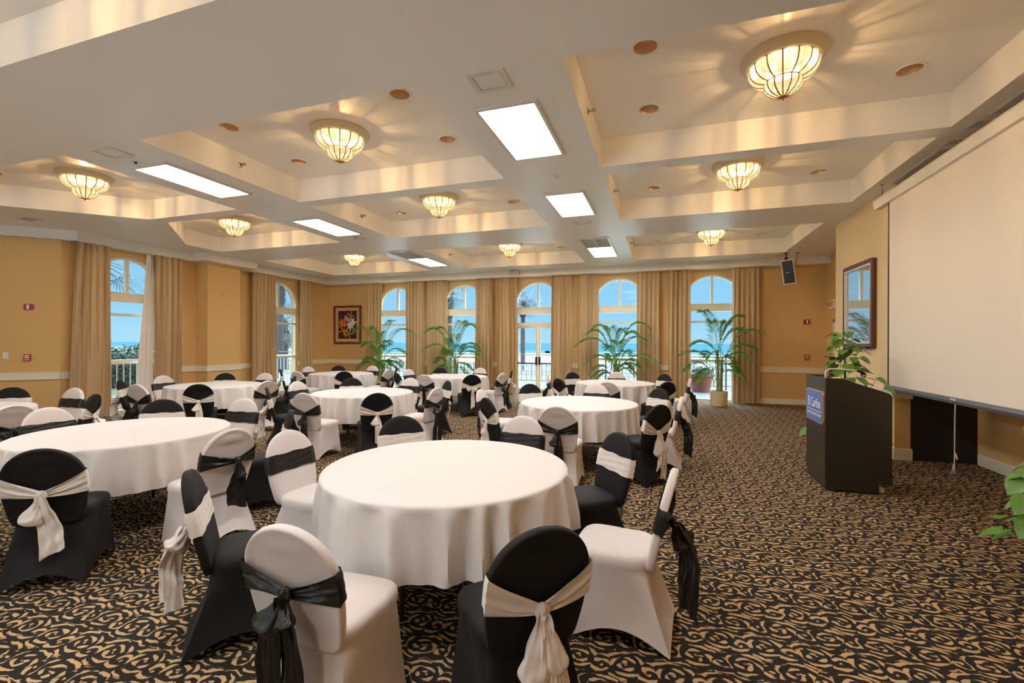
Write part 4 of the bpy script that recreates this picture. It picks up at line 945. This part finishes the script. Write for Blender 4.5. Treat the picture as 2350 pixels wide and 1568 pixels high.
outl = [(Y0 + cut, Z0_), (Y1 - cut, Z0_), (Y1 - cut * .4, Z0_ + cut * .4), (Y1, Z0_ + cut), (Y1, Z1_ - cut), (Y1 - cut * .4, Z1_ - cut * .4), (Y1 - cut, Z1_), (Y0 + cut, Z1_), (Y0 + cut * .4, Z1_ - cut * .4), (Y0, Z1_ - cut), (Y0, Z0_ + cut), (Y0 + cut * .4, Z0_ + cut * .4)]
sgo = sg.prism([(1.596, y, z) for y, z in outl], (.014, 0, 0)).build('name_plate', MT['gold'], lc)
ycn, zcn = (Y0 + Y1) / 2, (Z0_ + Z1_) / 2
MB().prism([(1.594, ycn + (y - ycn) * .965, zcn + (z - zcn) * .95) for y, z in outl], (.003, 0, 0)).build('blue_field', MT['blue'], sgo)
text_mesh('lettering', 'El Caribe', .145, MT['whitep'], sgo, (1.5935, ycn, .885), (PI / 2, 0, -PI / 2), .0008, .0015, .80)
text_mesh('small_lettering', 'Resort & Conference Center', .050, MT['whitep'], sgo, (1.5935, ycn, .765), (PI / 2, 0, -PI / 2), .0005, .0003, .83)
MB().box(1.5925, 1.5945, Y0 + .03, Y1 - .04, .803, .809).build('white_rule', MT['whitep'], sgo)
mic = MB().tube([(1.66, 5.75, 1.165), (1.66, 5.75, 1.225)] + [(1.66 + .05 * (1 - math.cos(a)), 5.75, 1.225 + .045 * math.sin(a)) for a in (.4, .8, 1.2, 1.5)] + [(1.80, 5.73, 1.268), (1.93, 5.71, 1.258)], .010, 10).build('microphone_arm', MT['alum'], lc, 60)
MB().tube([(1.93, 5.71, 1.258), (1.97, 5.705, 1.25), (2.0, 5.70, 1.225)], .014, 8).tube([(1.97, 5.705, 1.25), (1.965, 5.70, 1.205), (2.0, 5.70, 1.195), (2.005, 5.70, 1.225)], .007, 8).build('microphone_clip', MT['blackm'], mic, 60)

# dark stand near the right-wall door
pd = thing('wooden_stand', 'dark brown wooden stand by the right-wall door, behind the climbing plant', 'stand', (3.71, 12.45, 0))
MB().box(-.10, .09, -.16, .16, 1.225, 1.245).build('top', MT['wood2'], pd, bevel=.004); MB().box(-.035, .08, -.05, .05, .04, 1.225).build('post', MT['wood2'], pd); MB().box(-.10, .09, -.15, .15, 0, .04).build('base', MT['wood2'], pd, bevel=.006)

# ================================================================ PLANTS
def bez(p0, p1, p2, n): return [Vector(p0) * (1 - t) ** 2 + Vector(p1) * 2 * t * (1 - t) + Vector(p2) * t * t for t in (i / n for i in range(n + 1))]
def frond_mesh(p0, p1, p2, rnd, leaf=.27, start=.33):
    n = 64; P = bez(p0, p1, p2, n); mb = MB()
    mb.tube(P[::4], [.0075 * (1 - .8 * k / (len(P[::4]) - 1)) for k in range(len(P[::4]))], 5)
    for i in range(int(n * start), n + 1):
        t = i / n; T = (P[min(i + 1, n)] - P[max(i - 1, 0)]).normalized(); S = T.cross(Vector((0, 0, 1))); S = S.normalized() if S.length > .05 else Vector((1, 0, 0))
        u = (t - start) / (1 - start); L = leaf * (.42 + 1.05 * math.sin(PI * min(1, u * .85 + .15)) ** .7) * rnd.uniform(.85, 1.1)
        for s in (-1, 1):
            d = (T * (.55 + .5 * u) + S * s * (1.0 - .35 * u) + Vector((0, 0, rnd.uniform(-.05, .25)))).normalized()
            b = P[i]; mid = b + d * (L * .5); tip = b + d * L + Vector((0, 0, -.16 * L - .012)); wv = d.cross(Vector((0, 0, 1)));
            wv = (wv.normalized() if wv.length > .05 else T) * .0066; fold = Vector((0, 0, .005))
            mb.add([b, mid + wv + fold, tip, mid - wv + fold, mid - fold], [(0, 1, 4), (0, 4, 3), (1, 2, 4), (4, 2, 3)])
    return mb
def indoor_palm(u0, tips, label, seed, pot=(.205, .36), Y=12.45, canes=9, cane_h=.75, leaf=.27):
    rnd = random.Random(seed); d = pix(u0, 800); x0 = d.x * (Y / d.y)
    t = thing('potted_palm', label, 'plant', (x0, Y, 0), 0, 'tall indoor palms')
    r, h = pot
    MB().lathe([(.001, 0), (r * .93, 0), (r * .95, .012), (r, h - .03), (r, h), (r - .018, h), (r - .022, h - .05), (.001, h - .05)], 36).build('pot', MT['potc'], t, 35)
    MB().lathe([(.001, h - .055), (r - .024, h - .055), (r - .03, h - .045), (.001, h - .035)], 24).build('soil', MT['soil'], t, 40)
    cm = MB()
    for k in range(canes):
        a = rnd.uniform(0, 6.28); q = rnd.uniform(.03, r * .62); bx_, by_ = q * math.cos(a), q * math.sin(a)
        cm.tube([(bx_, by_, h - .05), (bx_ * 1.15, by_ * 1.15, h + cane_h * .5), (bx_ * 1.3, by_ * 1.3, h + cane_h * rnd.uniform(.75, 1.1))], [.017, .014, .010], 7)
    cm.build('canes', MT['cane'], t, 60)
    for k in range(5 if cane_h < .9 else 0): tips = tips + [(u0 + rnd.uniform(-70, 70), rnd.uniform(800, 880))]
    for k, tp in enumerate(tips):
        u, v = tp[0], tp[1]; dyy = tp[2] if len(tp) > 2 else rnd.uniform(-.35, .22); bul = tp[3] if len(tp) > 3 else None
        yy = Y + dyy; dd = pix(u, v); tip = Vector((0, 0, HCAM)) + dd * (yy / dd.y) - Vector((x0, Y, 0))
        a = rnd.uniform(0, 6.28); q = r * .5; p0 = Vector((q * math.cos(a), q * math.sin(a), h + rnd.uniform(.05, cane_h * .7)))
        L = (Vector((tip.x, tip.y, 0))).length
        p1 = Vector((tip.x * .25, tip.y * .25, max(tip.z, p0.z) + (bul if bul is not None else .12 + .45 * L)))
        frond_mesh(p0, p1, tip, rnd, leaf).build('frond', MT['frond'], t)
indoor_palm(872, [(810, 765), (832, 795), (818, 850), (900, 737, -.1, .02), (952, 770), (934, 815), (925, 838), (852, 757), (872, 768), (830, 885), (912, 848), (900, 872), (858, 800), (880, 800), (838, 830), (893, 790)],
            'indoor palm in front of the far window beside the flower picture', 11, leaf=.215)
indoor_palm(1040, [(970, 805), (976, 764), (1002, 758), (1090, 752), (1098, 800), (1068, 745), (1000, 832), (1085, 850), (1102, 822), (1030, 785), (1046, 775), (998, 870), (1060, 800), (1020, 810), (1080, 872)],
            'indoor palm at the far window just left of the glass doors', 12, leaf=.215)
indoor_palm(1412, [(1322, 793), (1346, 768), (1362, 754), (1490, 752), (1482, 785), (1516, 838), (1345, 832), (1353, 855), (1398, 757), (1432, 762), (1466, 772), (1456, 860), (1373, 868), (1420, 790), (1394, 800), (1444, 815), (1475, 850)],
            'indoor palm at the far window just right of the glass doors', 13, leaf=.225)
indoor_palm(1650, [(1611, 716, -.2, .06), (1752, 765, -.2, .34), (1706, 762, .1, .28), (1588, 792, -.1, .3), (1562, 815, -.15, .3), (1722, 822, -.1, .3), (1634, 742, .1, .1), (1702, 728, -.1, .12), (1572, 850), (1706, 868), (1600, 872), (1733, 800, .1, .3), (1668, 745, -.2, .1), (1620, 820), (1680, 830), (1690, 850)],
            'tallest indoor palm in a cream pot by the rightmost far window', 14, cane_h=1.0, leaf=.25)
def heart(mb, p, d, nrm, L):
    d = d.normalized(); s = d.cross(nrm).normalized(); n = s.cross(d).normalized()
    prof = [(0, 0), (-.06, .28), (.12, .46), (.40, .46), (.70, .28), (1.0, 0)]
    c = [p + d * (x * L) - n * (.10 * L * x * x) for x in (0, .1, .3, .55, .8, 1.0)]
    vs = list(c)
    for sg_ in (1, -1):
        for x, y in prof[1:-1]: vs.append(p + d * (x * L) + s * (sg_ * y * L) + n * (.07 * L * (y > .2)) - n * (.10 * L * x * x))
    fs = []
    for o, flip in ((6, False), (10, True)):
        E = [(0, o, 1), (1, o, o + 1), (1, o + 1, 2), (2, o + 1, o + 2), (2, o + 2, 3), (3, o + 2, o + 3), (3, o + 3, 4), (4, o + 3, 5)]
        fs += [tuple(reversed(f)) if flip else f for f in E]
    mb.add(vs, fs)
def pothos(x, y, ht, label, seed, rad, leaves, lsize, pot=(.17, .26), trail=()):
    rnd = random.Random(seed); t = thing('climbing_pothos', label, 'plant', (x, y, 0), 0, 'potted climbing plants')
    r, h = pot
    MB().lathe([(.001, 0), (r * .72, 0), (r, h - .03), (r + .01, h), (r - .012, h), (r - .016, h - .04), (.001, h - .04)], 28).build('pot', MT['potc'], t, 35)
    MB().lathe([(.001, h - .045), (r - .018, h - .045), (r - .02, h - .035), (.001, h - .03)], 20).build('soil', MT['soil'], t, 40)
    MB().lathe([(.001, h - .05), (.016, h - .05), (.012, ht - .22), (.001, ht - .20)], 12).build('moss_pole', MT['vine'], t, 40)
    lf, vn = MB(), MB()
    for k in range(leaves):
        f = (k + .5) / leaves; z = h + .03 + (ht - h) * f; a = k * 2.399 + rnd.uniform(-.4, .4); rr = (rad * (1 - .75 * f) + .05) * rnd.uniform(.7, 1.15)
        p = Vector((rr * math.cos(a), rr * math.sin(a), z + rnd.uniform(-.04, .04))); d = Vector((math.cos(a), math.sin(a), rnd.uniform(-1.3, .05)))
        vn.tube([(.02 * math.cos(a), .02 * math.sin(a), z - .04), tuple(p * .6 + Vector((0, 0, .4 * z + .0))), tuple(p)], .0018, 4, cap=False)
        heart(lf, p, d, Vector((0, 0, .7)) + Vector((math.cos(a + rnd.uniform(-.5, .5)), math.sin(a), 0)) * .9, lsize * rnd.uniform(.75, 1.25))
    for tx, ty, tz in trail:
        q = Vector((tx, ty, tz)); vn.tube([(0, 0, h), tuple(q * .6 + Vector((0, 0, .2))), tuple(q)], .0022, 4, cap=False)
        heart(lf, q, Vector((tx, ty, -.3)), Vector((.2, -.3, 1)), lsize * 1.1)
    vn.build('vine_stems', MT['vine'], t); lf.build('leaves', MT['leaf'], t, 80)
pothos(2.22, 6.95, 1.66, 'climbing pothos behind the lectern', 3, .28, 115, .125, trail=((-.42, -.05, .42), (.30, -.35, 1.02), (.24, -.30, 1.13), (-.10, -.1, 1.60)))
pothos(2.40, 3.74, 0.88, 'leafy pothos cut off by the right picture edge', 8, .30, 46, .125, trail=((-.275, -.09, .60), (-.25, -.10, .49), (-.20, -.12, .40), (-.24, -.06, .45), (-.20, -.06, 1.04), (-.26, -.02, .70), (-.15, -.14, .34)))

# ================================================================ OUTSIDE
struct('patio', MB().box(-45, 40, YB + TH, 17.2, -.30, -.03).box(-14.6, XL - TH, -6, YB + TH, -.30, -.03), MT['deck'])
struct('lawn_ground', MB().box(-60, -14.6, -30, 23.0, -.34, -.08).box(-60, 40, 17.2, 23.0, -.345, -.075), MT['lawn'])
struct('rear_bounce_ground', MB().box(-45, 40, -40, YF - TH - .02, -.30, -.05), mat('white_bounce_ground', (0.85, 0.86, 0.86), 0.8, vary=(.8, .05)))  # unseen bright ground, added to bounce daylight up through the rear windows
struct('path_strip', MB().box(-3.9, -3.0, 17.2, 22.8, -.08, -.06), MT['deck'])
struct('beach', MB().add([(-400, 23, -.1), (400, 23, -.1), (400, 105, -3.3), (-400, 105, -3.3), (-400, 23, -4), (400, 23, -4), (400, 105, -4), (-400, 105, -4)], [(0, 1, 2, 3), (7, 6, 5, 4), (0, 4, 5, 1), (1, 5, 6, 2), (2, 6, 7, 3), (3, 7, 4, 0)]), MT['sand'])
struct('ocean', MB().add([(-9000, 92, -3.0), (9000, 92, -3.0), (9000, 9000, -3.0), (-9000, 9000, -3.0)], [(0, 1, 2, 3)]), MT['sea'])
def railing(name, label, cat, P0, P1, m, bays, z0, z1, step, r, post=.03):
    t = thing(name, label, cat, (0, 0, 0)); A, B = Vector(P0), Vector(P1)
    MB().tube([A + Vector((0, 0, z1)), B + Vector((0, 0, z1))], r * 1.8, 8).build('top_rail', MT[m], t); MB().tube([A + Vector((0, 0, z0)), B + Vector((0, 0, z0))], r * 1.5, 8).build('bottom_rail', MT[m], t)
    for k in range(bays + 1): p = A.lerp(B, k / bays); MB().tube([p + Vector((0, 0, -.05)), p + Vector((0, 0, z1 + .02))], post, 8).build('post', MT[m], t)
    for k in range(bays):
        a, b = A.lerp(B, k / bays), A.lerp(B, (k + 1) / bays); n = max(2, int((b - a).length / step)); g = MB()
        for j in range(1, n): p = a.lerp(b, j / n); g.tube([p + Vector((0, 0, z0)), p + Vector((0, 0, z1))], r, 6)
        g.build('balusters', MT[m], t)
railing('patio_railing', 'blue-grey metal railing along the far side of the patio', 'railing', (-20, 16.9, 0), (8, 16.9, 0), 'rail', 14, .10, 1.08, .19, .009)
railing('white_railing', 'white baluster railing outside the nearest left-wall window', 'railing', (-13.4, -2, 0), (-13.4, 16.8, 0), 'railw', 8, .08, 1.04, .15, .016)
ft = thing('picket_fence', 'low white picket fence beyond the lawn by the beach', 'fence')
for k in range(14):
    g = MB(); x0 = -30 + k * 3.2
    for j in range(17): xx = x0 + .05 + j * .185; g.box(xx, xx + .12, 22.5, 22.52, -.08, .52)
    g.box(x0, x0 + 3.2, 22.52, 22.56, .05, .12).box(x0, x0 + 3.2, 22.52, 22.56, .36, .43); g.build('picket_panel', MT['fence'], ft)
    MB().box(x0 - .05, x0 + .05, 22.5, 22.6, -.1, .62).build('post', MT['fence'], ft)
def shrub_mesh(rx, ry, rz_, n, ls, seed, mb=None, c=(0, 0, 0)):
    rnd = random.Random(seed); mb = mb or MB()
    for k in range(n):
        th = rnd.uniform(0, 2 * PI); ph = math.acos(rnd.uniform(-.2, 1)); q = rnd.uniform(.72, 1.03)
        p = Vector((c[0] + rx * q * math.sin(ph) * math.cos(th), c[1] + ry * q * math.sin(ph) * math.sin(th), c[2] + rz_ * q * math.cos(ph)))
        d = Vector((rnd.gauss(0, 1), rnd.gauss(0, 1), rnd.gauss(.4, 1))).normalized(); s = d.orthogonal().normalized(); L = ls * rnd.uniform(.6, 1.3)
        mb.add([p, p + d * L * .5 + s * L * .28, p + d * L, p + d * L * .5 - s * L * .28], [(0, 1, 2, 3)])
    return mb
hd = MB(); rnd = random.Random(2)
for k in range(9000):
    y = rnd.uniform(5.5, 14.5); face = rnd.random(); x = -18.0 + (rnd.uniform(-.1, .15) if face < .65 else -rnd.uniform(0, 1.4)); z = rnd.uniform(-.05, 1.28 + .10 * math.sin(y * 2.1) + .06 * math.sin(y * 5)) if face < .65 else 1.28 + .10 * math.sin(y * 2.1) + rnd.uniform(-.12, .08)
    p = Vector((x, y, z)); d = Vector((rnd.gauss(.5, 1), rnd.gauss(0, 1), rnd.gauss(.4, 1))).normalized(); s = d.orthogonal().normalized(); L = rnd.uniform(.07, .13)
    hd.add([p, p + d * L * .5 + s * L * .3, p + d * L, p + d * L * .5 - s * L * .3], [(0, 1, 2, 3)])
hd.box(-19.2, -18.1, 5.5, 14.5, -.08, 1.12)
hg = tag(put('clipped_hedge', None), 'clipped dark green hedge outside the nearest left-wall window', 'hedge'); hd.build('foliage', MT['hedge'], hg)
tp = thing('terracotta_planter', 'terracotta planter with a low shrub on the patio', 'planter', (1.15, 16.0, -.03))
MB().lathe([(.001, 0), (.27, 0), (.36, .50), (.385, .50), (.395, .58), (.35, .58), (.34, .52), (.001, .52)], 32).build('pot', MT['terra'], tp, 35)
shrub_mesh(.28, .28, .22, 420, .11, 7, c=(0, 0, .56)).build('shrub', MT['hedge'], tp); MB().lathe([(.001, .51), (.34, .51), (.33, .54), (.001, .56)], 20).build('soil', MT['soil'], tp, 40)
def outdoor_palm(u, D_, zc, label, seed, r=.17, nf=20, fl=1.5, boots=(), lean=0.0, skirt=0):
    rnd = random.Random(seed); d = pix(u, 780); k = D_ / math.hypot(d.x, d.y); x, y = d.x * k, d.y * k
    t = thing('palm_tree', label, 'tree', (x, y, -.1), 0, 'palm trees outside'); 
    P = [(lean * (i / 8) ** 2, 0, zc * i / 8) for i in range(9)]
    tr = MB().tube(P, [r * (1.15 - .25 * i / 8) for i in range(9)], 12)
    for z0, z1 in boots:
        n = int((z1 - z0) / .05)
        for i in range(n):
            z = z0 + (z1 - z0) * i / n
            for j in range(5):
                a = i * 1.1 + j * 1.257 + rnd.uniform(-.2, .2); c_ = Vector((lean * (z / zc) ** 2, 0, z)); o_ = Vector((math.cos(a), math.sin(a), 0)); s_ = Vector((-math.sin(a), math.cos(a), 0))
                b0 = c_ + o_ * r * .9; tipp = c_ + o_ * (r * 1.0 + .14 * rnd.uniform(.6, 1.1)) + Vector((0, 0, .22))
                tr.add([b0 + s_ * .06, b0 - s_ * .06, tipp, b0 + Vector((0, 0, -.10))], [(0, 1, 2), (1, 3, 2), (3, 0, 2)])
    tr.build('trunk', MT['trunk'], t, 50)
    cr = MB(); top = Vector((lean, 0, zc))
    for i in range(nf):
        a = i * 2.399 + rnd.uniform(-.2, .2); el = rnd.uniform(-.95, 1.15) if i >= skirt else rnd.uniform(-1.3, -.8)
        d_ = Vector((math.cos(a) * math.cos(el), math.sin(a) * math.cos(el), math.sin(el))); hub = top + d_ * (fl * .48) + Vector((0, 0, -.03))
        cr.tube([top, hub], .014, 4, cap=False); s_ = d_.cross(Vector((0, 0, 1))); s_ = s_.normalized() if s_.length > .05 else Vector((1, 0, 0))
        for j in range(17):
            b = (j - 8) / 8 * 1.75; v = (d_ * math.cos(b) + s_ * math.sin(b) + Vector((0, 0, -.18 * abs(b)))).normalized(); L = fl * .55 * (1 - .22 * abs(b)) * rnd.uniform(.9, 1.08); w_ = v.cross(d_.cross(s_)).normalized() * .014
            cr.add([hub, hub + v * L * .5 + w_, hub + v * L + Vector((0, 0, -.12 * L)), hub + v * L * .5 - w_], [(0, 1, 2, 3)])
    cr.build('fronds', MT['palmout'], t)
outdoor_palm(645, 27, 7.2, 'palm trunk seen through the left-wall window farthest from the camera', 1, r=.13, boots=((3.6, 6.2),), fl=1.7)
outdoor_palm(653, 30, 2.9, 'shorter palm just behind the trunk outside the left-wall window', 2, r=.20, boots=((1.3, 2.3),), fl=1.9, nf=24, skirt=8)
outdoor_palm(633, 22, 7.5, 'palm trunk at left edge of the farther left-wall window', 6, r=.10, boots=((3, 6.5),), fl=1.6)
outdoor_palm(1200, 27, 4.05, 'palm outside the glass doors with its crown at upper left', 3, r=.13, fl=1.25, nf=26, boots=((3.2, 3.9),))
outdoor_palm(1030, 24, 4.3, 'palm outside the second far window from the left', 4, r=.17, boots=((2.9, 4.2),), fl=1.5, nf=24)
outdoor_palm(212, 19, 4.2, 'palm hidden left of the nearest left-wall window, frond tips showing', 5, r=.16, fl=1.7, nf=26)
outdoor_palm(398, 25, 3.6, 'palm hidden right of the nearest left-wall window, frond tips showing', 7, r=.16, fl=1.6, nf=26)
bpy.context.view_layer.update()
